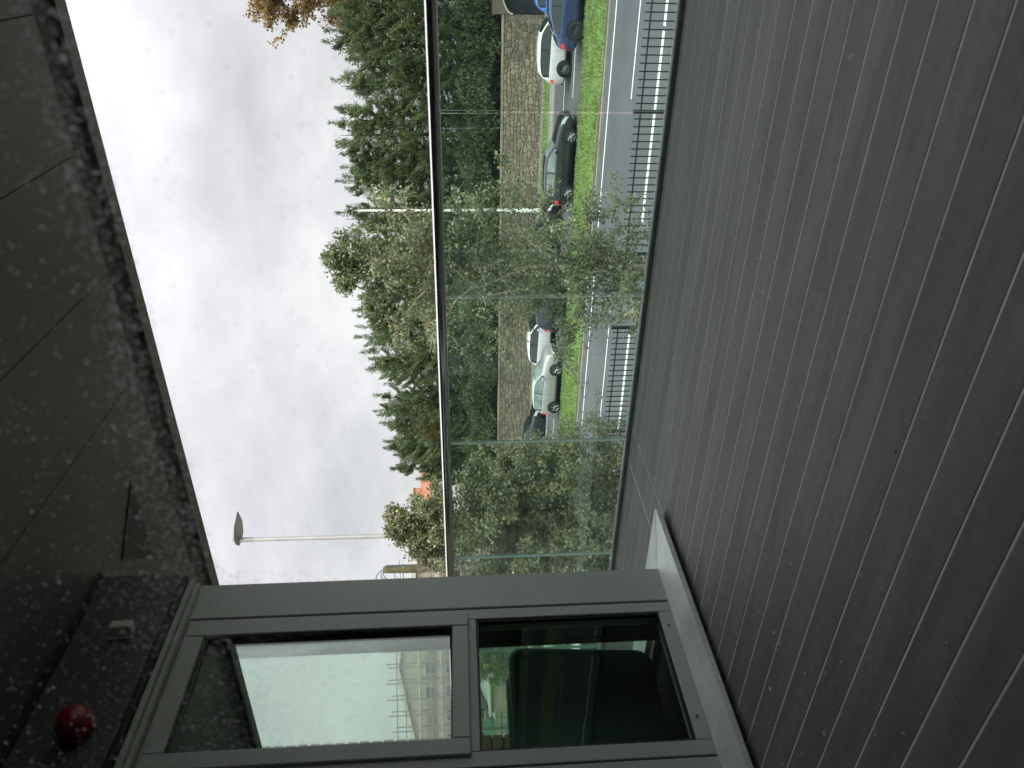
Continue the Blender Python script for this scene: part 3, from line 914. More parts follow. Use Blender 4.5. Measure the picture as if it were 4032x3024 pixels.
# crumbs and droppings on the boards
def crumbs(n):
    rng = np.random.default_rng(3)
    m = MB()
    for _ in range(n):
        x = rng.uniform(-2.5, -0.2); y = rng.uniform(0.9, 3.3)
        if rng.random() < 0.6: x = rng.uniform(-2.45, -1.0); y = rng.uniform(0.9, 2.4)
        r = rng.lognormal(math.log(0.0032), 0.45)
        k = 5; V = []
        for q in range(k):
            t = q * 2 * math.pi / k; rr = r * rng.uniform(.6, 1.4)
            V.append((x + rr * math.cos(t), y + rr * math.sin(t), 0.0006))
        V.append((x, y, 0.0006 + r * 0.5))
        m.add(V, [(q, (q + 1) % k, k) for q in range(k)], "debris")
    o = m.obj("deck_crumbs"); o["kind"] = "stuff"


crumbs(150)

# ------------------------------------------------------------------ fittings on the bulkhead
al = empty("alarm_sounder", (-2.598, 1.805, 2.515), "round red alarm sounder with a ribbed rim on the dark bulkhead", "alarm")
m = MB(); m.lathe([(0.0, 0.0), (0.062, 0.0), (0.064, 0.018), (0.064, 0.055), (0.058, 0.062)], "red_plastic", 28, 'x'); m.obj("body", al)
m = MB(); m.lathe([(0.058, 0.062), (0.052, 0.085), (0.036, 0.098), (0.0, 0.102)], "red_plastic", 28, 'x'); m.obj("dome", al)
m = MB()
for k in range(22):
    t = 2 * math.pi * k / 22
    c_, s_ = math.cos(t), math.sin(t)
    m.tube([(0.064, 0.056 * c_, 0.056 * s_), (0.088, 0.050 * c_, 0.050 * s_)], 0.0028, "red_plastic", 5)
m.obj("ribs", al)
bx = empty("junction_box", (-2.598, 2.262, 2.512), "small pale junction box on the dark bulkhead near the window head", "junction box")
m = MB(); m.box((0.0, -0.020, -0.045), (0.055, 0.022, 0.045), "white_plastic", 0.006); m.obj("body", bx)
m = MB(); m.box((0.0, -0.038, -0.049), (0.008, -0.0205, 0.049), "white_plastic", 0.002); m.obj("back_plate", bx)

# ------------------------------------------------------------------ chair inside the bay
ch = empty("office_chair", (-3.26, 2.275, 0.045), "dark green fabric high backed chair behind the lower bay pane", "chair", rotz=math.radians(-4))
def rounded(w, h, r, n=5):
    pts = []
    for cx, cz, a0 in ((w / 2 - r, h - r, 0), (-w / 2 + r, h - r, 90), (-w / 2 + r, r, 180), (w / 2 - r, r, 270)):
        for k in range(n + 1):
            a = math.radians(a0 + 90 * k / n); pts.append((cx + r * math.cos(a), cz + r * math.sin(a)))
    return pts
def pad(name, w, h, r, th, z0, taper, parent, mname, lean=0.0, puff=0.02):
    P0 = rounded(w, h, r)
    layers = [(-th / 2, 0.93), (-th / 2 + 0.02, 1.0), (th / 2 - 0.02, 1.0), (th / 2, 0.93)]
    V = []; F = []; nn = len(P0)
    for xx, s in layers:
        for a, c in P0:
            k = 1 - taper * (1 - c / h)
            zc = h / 2 + (c - h / 2) * s
            V.append((xx + lean * zc, a * s * k, z0 + zc))
    for L_ in range(3):
        for i in range(nn):
            j = (i + 1) % nn
            F.append((L_ * nn + i, L_ * nn + j, (L_ + 1) * nn + j, (L_ + 1) * nn + i))
    F.append(tuple(range(nn))[::-1]); F.append(tuple(range(3 * nn, 4 * nn)))
    m = MB(); m.add(V, F, mname, True)
    return m.obj(name, parent)
pad("backrest", 0.60, 0.74, 0.075, 0.11, 0.045, 0.14, ch, "chair_fabric", 0.02)
bk = pad("back_cushion", 0.46, 0.50, 0.07, 0.10, 0.30, 0.05, ch, "chair_fabric", 0.02); bk.location = (-0.10, 0, 0)
m = MB(); m.box((-0.62, -0.27, 0.27), (-0.06, 0.27, 0.41), "chair_fabric", 0.035); m.obj("seat", ch)
for s in (-1, 1):
    m = MB(); m.box((-0.60, s * 0.31 - 0.045, 0.15), (-0.05, s * 0.31 + 0.045, 0.58), "chair_fabric", 0.04); m.obj("arm", ch)
for a, c in ((-0.55, -.24), (-.55, .24), (-.09, -.24), (-.09, .24)):
    m = MB(); m.tube([(a, c, 0.0), (a, c, 0.16)], [0.018, 0.024], "chair_plastic", 8); m.obj("leg", ch)

# ================================================================== STREET FURNITURE
YF = 16.0
def railing(x0, x1, posts, label):
    t = empty("iron_railing", ((x0 + x1) / 2, YF, ROAD + 0.115), label, "railing", "black iron railings along the near pavement")
    ox = (x0 + x1) / 2; oz = ROAD + 0.115
    top = -2.69 - oz
    for z, h in ((top - 0.125, 0.02), (0.14, 0.02)):
        m = MB(); m.box((x0 - ox, -0.022, z - h), (x1 - ox, 0.022, z + h * 0.5), "iron", 0.004); m.obj("rail", t)
    pm = MB(); pm.tube([(0, 0, 0.06), (0, 0, top - 0.01)], 0.0145, "iron", 6); pm = pm.mesh("picket")
    k = 0
    x = x0 + 0.08
    while x < x1 - 0.04:
        if all(abs(x - p) > 0.07 for p in posts):
            put(pm, "picket", t, (x - ox, 0, 0))
        x += 0.1555
    pp = MB(); pp.box((-0.036, -0.036, 0), (0.036, 0.036, top + 0.03), "iron", 0.006); pp = pp.mesh("post")
    for p in posts:
        put(pp, "post", t, (p - ox, 0, 0))
railing(-6.35, 4.1, [-6.33, -3.17, -0.05, 3.1], "longer run of black iron railings ending at the birch tree")
railing(-13.9, -8.22, [-8.24, -11.35, -13.8], "shorter run of black iron railings between the boulder and the far birch")

def rock(name, loc, size, label, cat, seed):
    rng = np.random.default_rng(seed)
    import bmesh
    bmm = bmesh.new()
    bmesh.ops.create_icosphere(bmm, subdivisions=4, radius=1.0)
    dirs = rng.normal(size=(14, 3)); dirs /= np.linalg.norm(dirs, axis=1, keepdims=True)
    offs = rng.uniform(0.66, 0.95, 14)
    for v in bmm.verts:
        p = np.array(v.co); u = p / np.linalg.norm(p)
        r = 1.0
        dt = dirs @ u
        for d_, o_ in zip(dt, offs):
            if d_ > 0.05: r = min(r, o_ / d_)
        r += 0.025 * math.sin(9 * u[0] + 3) * math.cos(8 * u[2]) + 0.02 * math.sin(17 * u[1] + 5 * u[2])
        v.co = Vector(u * r * np.array(size))
    me = bpy.data.meshes.new(name); bmm.to_mesh(me); bmm.free()
    me.materials.append(MAT["boulder"])
    for p in me.polygons: p.use_smooth = True
    o = put(me, name, None, loc)
    return tag(o, label, cat)
rock("boulder", (-7.55, 15.2, -3.72), (0.42, 0.34, 1.12), "tall pale weathered boulder between the two runs of railings", "boulder", 4)

# tall street lamp on the near side
P = pix(1590, 2115, 18.0); Pt = pix(945, 2126, 18.0)
px, py = (P[0] + Pt[0]) / 2, (P[1] + Pt[1]) / 2
lp = empty("street_lamp", (P[0], P[1], ROAD), "tall grey street lamp with a flat tilted lantern against the sky", "street lamp")
zt = Pt[2] - ROAD
m = MB(); m.tube([(0, 0, 0), (0, 0, 1.2), (Pt[0] - P[0], Pt[1] - P[1], zt - 0.08)], [0.10, 0.075, 0.048], "lamp_grey", 14); m.obj("pole", lp)
topv = Vector((Pt[0] - P[0], Pt[1] - P[1], zt))
m = MB(); m.tube([topv + Vector((0, 0, -0.30)), topv + Vector((0, 0, 0.0))], 0.060, "lamp_grey", 12); m.obj("sleeve", lp)
axd = Vector(RGT); axd.z = 0; axd.normalize()
tow = Vector((FWD[0], FWD[1], 0)).normalized()
def lamp_poly(s):
    return [(-0.17, 0.0), (-0.05, -0.12), (0.14, -0.18), (0.46, -0.15), (0.80, 0.0), (0.46, 0.15), (0.14, 0.18), (-0.05, 0.12)]
V = []; F = []
pl = lamp_poly(1)
ax2 = (axd * 0.93 + tow * -0.36).normalized(); sd2 = Vector((-ax2.y, ax2.x, 0))
for zof, sc in ((-0.018, 0.97), (0.0, 1.0), (0.030, 0.86), (0.042, 0.6)):
    for a, c in pl:
        aa = 0.2 + (a - 0.2) * sc; cc = c * sc
        V.append(topv + ax2 * aa + sd2 * cc + Vector((0, 0, zof - 0.09 * (a - 0.05) + 0.03 - 0.34 * cc * sd2.dot(tow))))
k = len(pl)
for L_ in range(3):
    for i in range(k):
        F.append((L_ * k + i, L_ * k + (i + 1) % k, (L_ + 1) * k + (i + 1) % k, (L_ + 1) * k + i))
F.append(tuple(range(3 * k, 4 * k)))
m = MB(); m.add(V, F, "lamp_dark"); lant = m.obj("lantern", lp)
m = MB(); m.add([v + Vector((0, 0, -0.003)) for v in V[:k]], [tuple(range(k))[::-1]], "lamp_lens"); m.obj("lens", lant)
m = MB(); m.tube([topv + Vector((0, 0, 0.11)), topv + Vector((0, 0, 0.18))], 0.035, "lamp_grey", 8); m.obj("sensor", lant)

# slim pale lamp column beside the wall
t = empty("lamp_column", (-16.28, 49.3, ROAD + 0.12), "slim white lamp column in front of the stone wall", "lamp column")
m = MB(); m.tube([(0, 0, 0), (0, 0, 1.6), (0.03, 0, 1.65), (0.03, 0, 12.3)], [0.145, 0.145, 0.105, 0.075], "pole_white", 14); m.obj("column", t)
m = MB(); m.tube([(0.03, 0, 12.3), (0.03, 0, 12.5), (0.06, -0.25, 12.62)], 0.05, "pole_white", 8); m.obj("bracket", t)
m = MB(); m.box((-0.08, -0.75, 12.55), (0.20, -0.22, 12.68), "lamp_dark", 0.03); m.obj("lantern", t)

# mossy service pole with loops of cable
P = pix(1760, 2237, 22.0); Pt = pix(1508, 2243, 22.0)
t = empty("service_pole", (P[0], P[1], ROAD), "mossy old timber service pole topped with loops of black cable", "pole")
H_ = Pt[2] - ROAD; off = Vector((Pt[0] - P[0], Pt[1] - P[1], 0))
m = MB(); m.tube([(0, 0, 0), off * 0.6 + Vector((0, 0, H_ - 1.0))], [0.135, 0.125], "pole_stone", 12)
m.obj("shaft", t)
m = MB(); m.tube([off * 0.6 + Vector((0, 0, H_ - 0.995)), off + Vector((0, 0, H_ - 0.06)), off + Vector((0, 0, H_))], [0.125, 0.115, 0.06], "pole_moss", 12); m.obj("mossy_top", t)
rv = Vector(RGT); rv.z = 0; rv.normalize(); fv = Vector((FWD[0], FWD[1], 0)).normalized()
m = MB(); m.tube([rv * 0.125 - fv * 0.06, off + rv * 0.105 - fv * 0.06 + Vector((0, 0, H_ - 0.1))], 0.038, "cable", 8); m.obj("conduit", t)
for z_ in (0.6, 1.2, 1.9):
    m = MB(); m.tube([off + Vector((0, 0, H_ - z_ - 0.02)), off + Vector((0, 0, H_ - z_ + 0.02))], 0.145, "lamp_grey", 12); m.obj("clamp", t)
def loop(c0, c1, rise, rad, name, n=14):
    pts = []
    for k in range(n + 1):
        s = k / n
        p = c0.lerp(c1, s); p.z += rise * math.sin(math.pi * s)
        pts.append(p)
    m = MB(); m.tube(pts, rad, "cable", 7); m.obj(name, t)
tp = off + Vector((0, 0, H_))
loop(tp + rv * 0.06 + Vector((0, 0, -0.08)), tp - rv * 0.52 + Vector((0, 0, -0.02)), 0.26, 0.013, "cable")
loop(tp + rv * 0.05 + Vector((0, 0, -0.10)), tp - rv * 0.40 + Vector((0, 0, -0.12)), 0.17, 0.012, "cable")
loop(tp + rv * 0.02 + Vector((0, 0, -0.06)), tp - rv * 0.34 + Vector((0, 0, -0.16)), 0.10, 0.012, "cable")
m = MB(); m.tube([tp - rv * 0.36 + Vector((0, 0, -0.12)), tp - rv * 0.33 + Vector((0, 0, -0.40))], [0.022, 0.05], "cable", 8); m.obj("cable_joint", t)
m = MB(); m.tube([tp - rv * 0.50 + Vector((0, 0, -0.02)), tp - rv * 0.56 + Vector((0, 0, -0.17))], 0.022, "cable", 8); m.obj("cable_joint", t)
m = MB(); m.tube([tp + rv * 0.10 + Vector((0, 0, -0.48)), tp + rv * 0.27 + Vector((0, 0, -0.48))], 0.014, "lamp_grey", 6); m.obj("step_bolt", t)
m = MB(); m.tube([tp - rv * 0.10 + Vector((0, 0, -0.5)), tp - rv * 0.27 + Vector((0, 0, -0.5)), tp - rv * 0.30 + Vector((0, 0, -0.42)), tp - rv * 0.22 + Vector((0, 0, -0.40))], 0.016, "lamp_grey", 6); m.obj("hook", t)

# ------------------------------------------------------------------ stone wall on the far side of the road
wl = empty("stone_wall", (-20, 51, ROAD), "long rubble stone wall below the conifers across the road", "wall")
WZ0, WZ1 = 0.0, 2.62
m = MB(); m.box((-60, 0.05, 0), (15.6, 0.50, WZ1), "wall_mortar"); m.obj("mortar", wl)
m = MB(); m.box((-60, -0.02, WZ1 + 0.003), (15.6, 0.56, WZ1 + 0.16), "wall_stone", 0.02); m.obj("coping", wl)
def stones():
    rng = np.random.default_rng(21)
    rows = 11
    # wandering course lines shared between neighbours so that the stones interlock
    cells = []
    dxs = 0.44
    xs_ = np.arange(-47, 15.3, dxs)
    def zl(r, x):
        if r == 0: return 0.0
        if r == rows: return WZ1
        return r * WZ1 / rows + 0.06 * math.sin(x * 2.3 + r * 1.9) + 0.04 * math.sin(x * 5.1 + r * 4.7)
    for r in range(rows):
        x = -40 + rng.uniform(0, .3)
        slant = 0
        while x < 15.35:
            w = rng.uniform(0.16, 0.50)
            s2 = rng.uniform(-0.10, 0.10)
            x1 = min(x + w, 15.55)
            split = rng.random() < 0.22 and w < 0.34
            g = rng.uniform(0.008, 0.016)
            quad = [(x + g - slant, zl(r, x) + g), (x1 - g - s2, zl(r, x1) + g), (x1 - g + s2, zl(r + 1, x1) - g), (x + g + slant, zl(r + 1, x) - g)]
            if split:
                mid = 0.45 + rng.uniform(-.1, .1)
                l = [quad[0][0] + (quad[3][0] - quad[0][0]) * mid, quad[0][1] + (quad[3][1] - quad[0][1]) * mid]
                rr = [quad[1][0] + (quad[2][0] - quad[1][0]) * mid, quad[1][1] + (quad[2][1] - quad[1][1]) * mid]
                cells.append([quad[0], quad[1], (rr[0], rr[1] - g), (l[0], l[1] - g)])
                cells.append([(l[0], l[1] + g), (rr[0], rr[1] + g), quad[2], quad[3]])
            else:
                cells.append(quad)
            slant = s2; x = x1
    return cells, rng
cells, rng_ = stones()
def stone_geo(q):
    q = np.array(q); c = q.mean(0)
    # chipped corners: eight-sided outline
    out = []
    for i in range(4):
        a, b_ = q[i], q[(i + 1) % 4]
        t0 = rng_.uniform(0.12, 0.30); t1 = rng_.uniform(0.70, 0.88)
        out += [a + (b_ - a) * t0 + rng_.normal(0, 0.008, 2), a + (b_ - a) * t1 + rng_.normal(0, 0.008, 2)]
    out = np.array(out)
    dep = rng_.uniform(0.015, 0.06)
    inner = c + (out - c) * rng_.uniform(0.74, 0.86)
    V = [(p[0], 0.052, p[1]) for p in out] + [(p[0], 0.052 - dep * 0.7, p[1]) for p in (c + (out - c) * 0.97)] + [(p[0], 0.052 - dep, p[1]) for p in inner]
    F = []
    for L_ in range(2):
        for i in range(8):
            F.append((L_ * 8 + i, L_ * 8 + (i + 1) % 8, (L_ + 1) * 8 + (i + 1) % 8, (L_ + 1) * 8 + i))
    F.append(tuple(range(16, 24)))
    return V, F
# largest in view: those nearest the right of the wall
vis = sorted(cells, key=lambda q: abs(np.mean([p[0] for p in q]) - 9.0))
rest = MB()
for i, q in enumerate(vis):
    V, F = stone_geo(q)
    if i < 298:
        m = MB(); m.add(V, F, "wall_stone"); m.obj("stone", wl)
    else:
        rest.add(V, F, "wall_stone")
o = rest.obj("stonework", wl); o["kind"] = "stuff"
# dark arched gateway at the end of the wall with a pale stone hood
gt = empty("gateway", (-3.4, 51, ROAD), "dark arched gateway with a pale hood at the end of the stone wall", "gateway")
m = MB(); m.box((-0.95, 0.30, 0), (3.4, 0.45, 3.4), "pane_dark"); m.obj("door", gt)
arc = [(-0.95 + 1.9 - 1.9 * math.cos(math.radians(a)), 2.1 + 0.75 * math.sin(math.radians(a))) for a in range(0, 95, 8)]
m = MB(); m.tube([(x, 0.02, z) for x, z in arc], 0.06, "house_trim", 8); m.obj("hood", gt)
m = MB(); m.prism([(-0.97, 2.15)] + arc + [(0.95, 3.4), (-0.97, 3.4)], 0.3, "wall_mortar", 'xz', 0.0); m.obj("spandrel", gt)

# ------------------------------------------------------------------ trees
def limb_tree(name, loc, label, cat, height, crown_fn, n_leaf, leaf_m, bark_m, leaf_len, trunk_r, seed, lean=(0, 0), group=None, droop=0.25, n_limb=22, start=0.12, whip=False):
    """Tapered trunk, limbs that fork into twigs, and single leaves strung along the twigs. crown_fn(z01) gives the radius."""
    rng = np.random.default_rng(seed)
    t = empty(name, loc, label, cat, group)
    tr = MB()
    npt = 14
    pts = []
    for i in range(npt):
        s = i / (npt - 1)
        pts.append(Vector((lean[0] * s + 0.10 * math.sin(s * 6 + seed), lean[1] * s + 0.10 * math.cos(s * 5 + seed), s * height * 0.97)))
    rad = [trunk_r * (1 - 0.9 * (i / (npt - 1)) ** 0.8) + 0.004 for i in range(npt)]
    tr.tube(pts, rad, bark_m, 9)
    tr.obj("trunk", t)
    lm = MB()
    twigs = []
    for k in range(n_limb):
        s = start + (0.97 - start) * (k + rng.random()) / n_limb
        i = s * (npt - 1); i0 = min(int(i), npt - 2)
        base = pts[i0].lerp(pts[i0 + 1], i - i0)
        R = crown_fn(s) * rng.uniform(0.75, 1.12)
        a = k * 2.4 + rng.uniform(-.5, .5)
        up = 0.35 + 0.9 * s + rng.uniform(-.15, .25) + (max(0.0, s - 0.75) * 5.0 if whip else 0.0)
        d = Vector((math.cos(a), math.sin(a), 0))
        lp_ = [base]
        for j in range(1, 6):
            u = j / 5
            q = base + d * R * u + Vector((0, 0, R * up * (u - 0.35 * u * u)))
            q += Vector(rng.normal(0, 0.035 * R, 3))
            lp_.append(q)
        r0 = max(trunk_r * 0.32 * (1 - 0.6 * s), 0.010)
        lm.tube(lp_, [r0 * (1 - 0.8 * j / 5) + 0.003 for j in range(6)], bark_m, 5, caps=False)
        for j in range(1, 6):
            for q in range(4):
                b0 = lp_[j - 1].lerp(lp_[j], rng.random())
                tw = (d * rng.uniform(.1, 1) + Vector(rng.normal(0, .65, 3)) + Vector((0, 0, .25))).normalized()
                ln = R * rng.uniform(0.22, 0.5)
                e = b0 + tw * ln + Vector((0, 0, -droop * ln * 0.5))
                mid = b0.lerp(e, .5) + Vector((0, 0, 0.06 * ln))
                lm.tube([b0, mid, e], [r0 * .28 + .002, r0 * .18 + .002, 0.0015], bark_m, 4, caps=False)
                twigs.append((b0, mid, e))
    lm.obj("limbs", t)
    tw0 = np.array([[list(a), list(b_), list(c)] for a, b_, c in twigs])
    ti = rng.integers(0, len(tw0), n_leaf)
    s = rng.random(n_leaf)[:, None] ** 0.75
    A = tw0[ti, 0] * (1 - s) ** 2 + tw0[ti, 1] * 2 * s * (1 - s) + tw0[ti, 2] * s ** 2
    A = A + rng.normal(0, 0.055, A.shape) * (0.5 + leaf_len * 9)
    D = rng.normal(0, 1, (n_leaf, 3)); D[:, 2] -= 0.5
    V, Q = kites(A, D, leaf_len, leaf_len * 0.8, rng=rng)
    cr = put(np_mesh("crown", V, Q, leaf_m), "crown", t); cr["kind"] = "stuff"
    return t

# birch in front of the railings' gap
c1 = pix(2300, 1085, 14.0)
limb_tree("birch_tree", (c1[0] - 0.05, c1[1] - 0.1, ROAD), "slender birch with grey green leaves rising behind the glass balustrade", "tree", 8.45,
          lambda s: float(np.interp(s, [0, .15, .3, .45, .6, .75, .88, 1], [0.8, 1.3, 1.55, 1.65, 1.55, 1.2, 0.55, 0.08])),
          40000, "birch_leaf", "bark_birch", 0.062, 0.095, 31, lean=(0.36, 0.24), group="birches along the near pavement", n_limb=46, start=0.10, whip=True)
c2 = pix(2300, 2090, 15.0)
limb_tree("birch_tree", (c2[0], c2[1], ROAD), "broad birch with yellowing leaves beside the bay's corner post", "tree", 7.45,
          lambda s: float(np.interp(s, [0, .1, .3, .45, .6, .7, .79, .88, 1], [1.2, 1.7, 1.75, 1.75, 1.5, 1.1, 0.7, 0.4, 0.12])),
          95000, "birch_leaf_b", "bark_dark", 0.064, 0.10, 77, lean=(0.1, 0.1), group="birches along the near pavement", n_limb=80, start=0.03, whip=True)
c3 = pix(2300, 1880, 16.2)
limb_tree("birch_tree", (c3[0], c3[1], ROAD), "short bushy young birch just right of the broad yellowing birch", "tree", 5.15,
          lambda s: float(np.interp(s, [0, .15, .4, .7, .9, 1], [0.8, 1.2, 1.35, 1.1, 0.6, 0.2])),
          42000, "birch_leaf_b", "bark_dark", 0.05, 0.095, 53, group="birches along the near pavement", n_limb=50, start=0.04)
# bronze autumn tree behind the conifers at the right
limb_tree("autumn_tree", (-2.3, 57.5, -1.4), "bronze leaved autumn tree rising above the dark conifers", "tree", 15.4,
          lambda s: float(np.interp(s, [0, .3, .5, .7, .88, 1], [0.6, 2.6, 4.2, 4.3, 3.2, 0.9])),
          60000, "autumn_leaf", "bark_dark", 0.20, 0.17, 5, n_limb=48, start=0.3)

def conifer(loc, h, R, leaf_m, label, seed, n=5200):
    rng = np.random.default_rng(seed)
    t = empty("conifer_tree", loc, label, "tree", "conifers in a row behind the stone wall")
    m = MB(); m.tube([(0, 0, 0), (0.1, 0, h * .5), (0, 0.05, h * .98)], [0.20, 0.12, 0.015], "bark_conifer", 8); m.obj("trunk", t)
    # limbs sweep out, sag and turn up at the tip; sprays hang along them
    nl = int(44 + h * 6)
    P = []; D = []; lm = MB()
    per = n // nl
    nlead = int(rng.integers(6, 10))
    leaders = [(rng.uniform(-1, 1) * R * .85, rng.uniform(-.5, .5) * R * .4, h * rng.uniform(.86, 1.01)) for _ in range(nlead)]
    for k in range(nl):
        s = (k + rng.random()) / nl
        z0 = h * (0.02 + 0.93 * s)
        prof = np.interp(s, [0, .1, .35, .6, .8, .92, 1], [0.85, 1.0, 1.0, .86, .62, .38, .12])
        r = R * prof * rng.uniform(0.72, 1.15)
        a = k * 2.399 + rng.uniform(-.4, .4)
        d = np.array([math.cos(a), math.sin(a), 0.0])
        b0 = np.array([0.0, 0.0, z0])
        if s > 0.6:
            ld = leaders[k % nlead]; f = (s - 0.6) / 0.4
            b0 = np.array([ld[0] * f, ld[1] * f, z0 * (1 - f) + ld[2] * (0.80 + 0.2 * s) * f if False else z0 * ld[2] / h])
        u = np.linspace(0, 1, 7)
        sag = -0.18 * r * np.sin(u * math.pi * .9) + 0.30 * r * u ** 2.4 * (0.5 + s)
        L_ = b0 + d * (u * r)[:, None]; L_[:, 2] += sag
        lm.tube([Vector(p) for p in L_[::2]], [0.05, 0.035, 0.022, 0.008], "bark_conifer", 4, caps=False)
        q = rng.random(per) ** 0.55
        i = q * 6; i0 = np.minimum(i.astype(int), 5); ff = (i - i0)[:, None]
        pt = L_[i0] * (1 - ff) + L_[i0 + 1] * ff
        tan = (L_[i0 + 1] - L_[i0]); tan /= np.linalg.norm(tan, axis=1, keepdims=True)
        sp_w = 0.10 + 0.085 * R * (1 - q)
        side = np.cross(tan, [0, 0, 1.0])
        pt = pt + side * (rng.normal(0, 1, per) * sp_w)[:, None]
        pt[:, 2] += rng.normal(-0.04, 0.085, per)
        dd = tan * rng.uniform(.5, 1.2, per)[:, None] + side * rng.normal(0, .38, per)[:, None]
        dd[:, 2] += rng.normal(0.32, .30, per)
        P.append(pt); D.append(dd)
    # upright leader shoots
    for ld in leaders:
        kk = 150
        u = rng.random(kk)
        pt = np.stack([ld[0] + rng.normal(0, .17, kk) * (1.12 - u), ld[1] + rng.normal(0, .17, kk) * (1.12 - u), ld[2] - 1.3 + 1.55 * u], 1)
        dd = np.stack([rng.normal(0, .55, kk), rng.normal(0, .55, kk), np.full(kk, .75)], 1)
        P.append(pt); D.append(dd)
    # the shaded heart of the crown
    kk = int(n * 0.22)
    s = rng.random(kk) * 0.9; a = rng.uniform(0, 6.283, kk)
    rr = R * np.interp(s, [0, .35, .6, .8, 1], [0.95, .9, .7, .45, .1]) * rng.random(kk) ** 0.5 * 0.8
    P.append(np.stack([rr * np.cos(a), rr * np.sin(a), h * s], 1)); D.append(rng.normal(0, 1, (kk, 3)))
    P = np.concatenate(P); D = np.concatenate(D)
    V, Q = kites(P, D, 0.30, 0.052, droop=0.04, rng=rng)
    lm.obj("limbs", t)
    c = put(np_mesh("crown", V, Q, leaf_m), "crown", t); c["kind"] = "stuff"
    return t

TOPS = [(-0.5, 8.9), (-3.6, 9.0), (-6.6, 9.2), (-9.4, 8.95), (-12.2, 9.35), (-15.2, 9.45), (-18.4, 9.5), (-21.6, 9.35), (-24.8, 9.5), (-28.0, 9.1),
        (-31.2, 8.8), (-34.6, 8.3), (-37.6, 7.7), (-40.6, 7.6), (-42.6, 5.0)]
words_ = ["dark green conifer at the right end of the row under the bronze tree", "dense conifer second from the right end of the row",
          "conifer above the white hatchback, third in the row", "conifer rising over the stone wall, fourth in the row",
          "conifer left of the gap above the charcoal car", "conifer just right of the slim white lamp column",
          "conifer directly behind the slim white lamp column", "conifer behind the top of the slender birch",
          "conifer just left of the slender birch", "conifer above the silver car, tenth in the row",
          "conifer with soft upright shoots, eleventh in the row", "conifer with a yellowish neighbour at its foot, twelfth in the row",
          "lower conifer, third from the left end of the row", "pointed conifer beside the red roofed house, second from the end",
          "small last conifer in front of the red roofed house"]
for i, (x, zt_) in enumerate(TOPS):
    bz = -2.0
    conifer((x + RNG.uniform(-.3, .3), 53.6 + RNG.uniform(-.5, .9), bz), zt_ - bz, RNG.uniform(2.6, 3.1) if i < 13 else (2.1 if i == 13 else 1.2), "conifer" if i % 3 else "conifer_b",
            words_[i], 100 + i, 34000)
# yellow-green shrub in front of the row
conifer((-36.6, 51.9, -2.0), 6.6, 1.1, "conifer_yellow", "yellowish shrub in front of the left conifers", 333, 1500)

# overhang: low boughs that hang over the wall top
n = 26000
ox_ = RNG.uniform(-46, -1.0, n)
oz_ = -1.15 + 0.4 * np.sin(ox_ * 1.3) + RNG.uniform(-0.25, 1.9, n)
P = np.stack([ox_, 51.1 + RNG.uniform(-.35, 1.2, n) + 0.3 * np.sin(ox_ * 0.9), oz_], 1)
D = RNG.normal(0, 0.6, (n, 3)); D[:, 2] -= 0.5; D[:, 1] -= 0.4
V, Q = kites(P, D, 0.28, 0.06)
o = put(np_mesh("undergrowth", V, Q, "conifer"), "undergrowth"); o["kind"] = "stuff"

# ------------------------------------------------------------------ cars
def lerp_tab(t, tab):
    return float(np.interp(t, [a for a, _ in tab], [c for _, c in tab]))

KINDS = {
    'hatch': dict(top=[(0, .56), (.012, .90), (.03, 1.02), (.085, 1.33), (.13, 1.45), (.25, 1.51), (.42, 1.52), (.53, 1.46), (.60, 1.32), (.72, 1.04), (.80, .985), (.90, .90), (.96, .79), (.99, .62), (1, .50)],
                  belt=[(0, .90), (.1, .99), (.3, .985), (.55, .95), (.72, .93), (1, .7)], rear=(.034, .115), front=(.545, .705), side=(.115, .66), bp=(.385,)),
    'estate': dict(top=[(0, .56), (.010, .88), (.022, 1.02), (.075, 1.32), (.115, 1.42), (.22, 1.475), (.40, 1.485), (.52, 1.43), (.59, 1.30), (.70, 1.03), (.80, .965), (.90, .875), (.965, .75), (.99, .60), (1, .48)],
                   belt=[(0, .90), (.1, .975), (.3, .965), (.55, .94), (.72, .92), (1, .68)], rear=(.026, .105), front=(.535, .69), side=(.105, .65), bp=(.375,)),
    'suv': dict(top=[(0, .62), (.012, 1.00), (.03, 1.13), (.075, 1.44), (.12, 1.57), (.25, 1.64), (.42, 1.645), (.54, 1.58), (.61, 1.43), (.71, 1.15), (.80, 1.10), (.90, 1.02), (.965, .88), (.99, .70), (1, .55)],
                belt=[(0, 1.0), (.1, 1.09), (.3, 1.07), (.55, 1.04), (.72, 1.02), (1, .8)], rear=(.034, .105), front=(.555, .70), side=(.10, .665), bp=(.375,)),
    'coupe_suv': dict(top=[(0, .66), (.010, .98), (.025, 1.10), (.10, 1.22), (.20, 1.42), (.32, 1.56), (.45, 1.60), (.56, 1.54), (.63, 1.40), (.73, 1.13), (.82, 1.07), (.92, .98), (.97, .85), (.99, .70), (1, .55)],
                      belt=[(0, .99), (.1, 1.08), (.3, 1.05), (.55, 1.02), (.72, 1.0), (1, .8)], rear=(.06, .25), front=(.57, .72), side=(.13, .68), bp=(.39,)),
    'saloon': dict(top=[(0, .60), (.010, .90), (.04, .97), (.13, 1.02), (.20, 1.16), (.29, 1.36), (.38, 1.43), (.50, 1.43), (.57, 1.37), (.64, 1.22), (.72, 1.02), (.82, .95), (.92, .86), (.97, .74), (.99, .60), (1, .48)],
                   belt=[(0, .88), (.1, .955), (.3, .95), (.55, .92), (.72, .90), (1, .68)], rear=(.135, .285), front=(.57, .71), side=(.20, .67), bp=(.415,)),
}

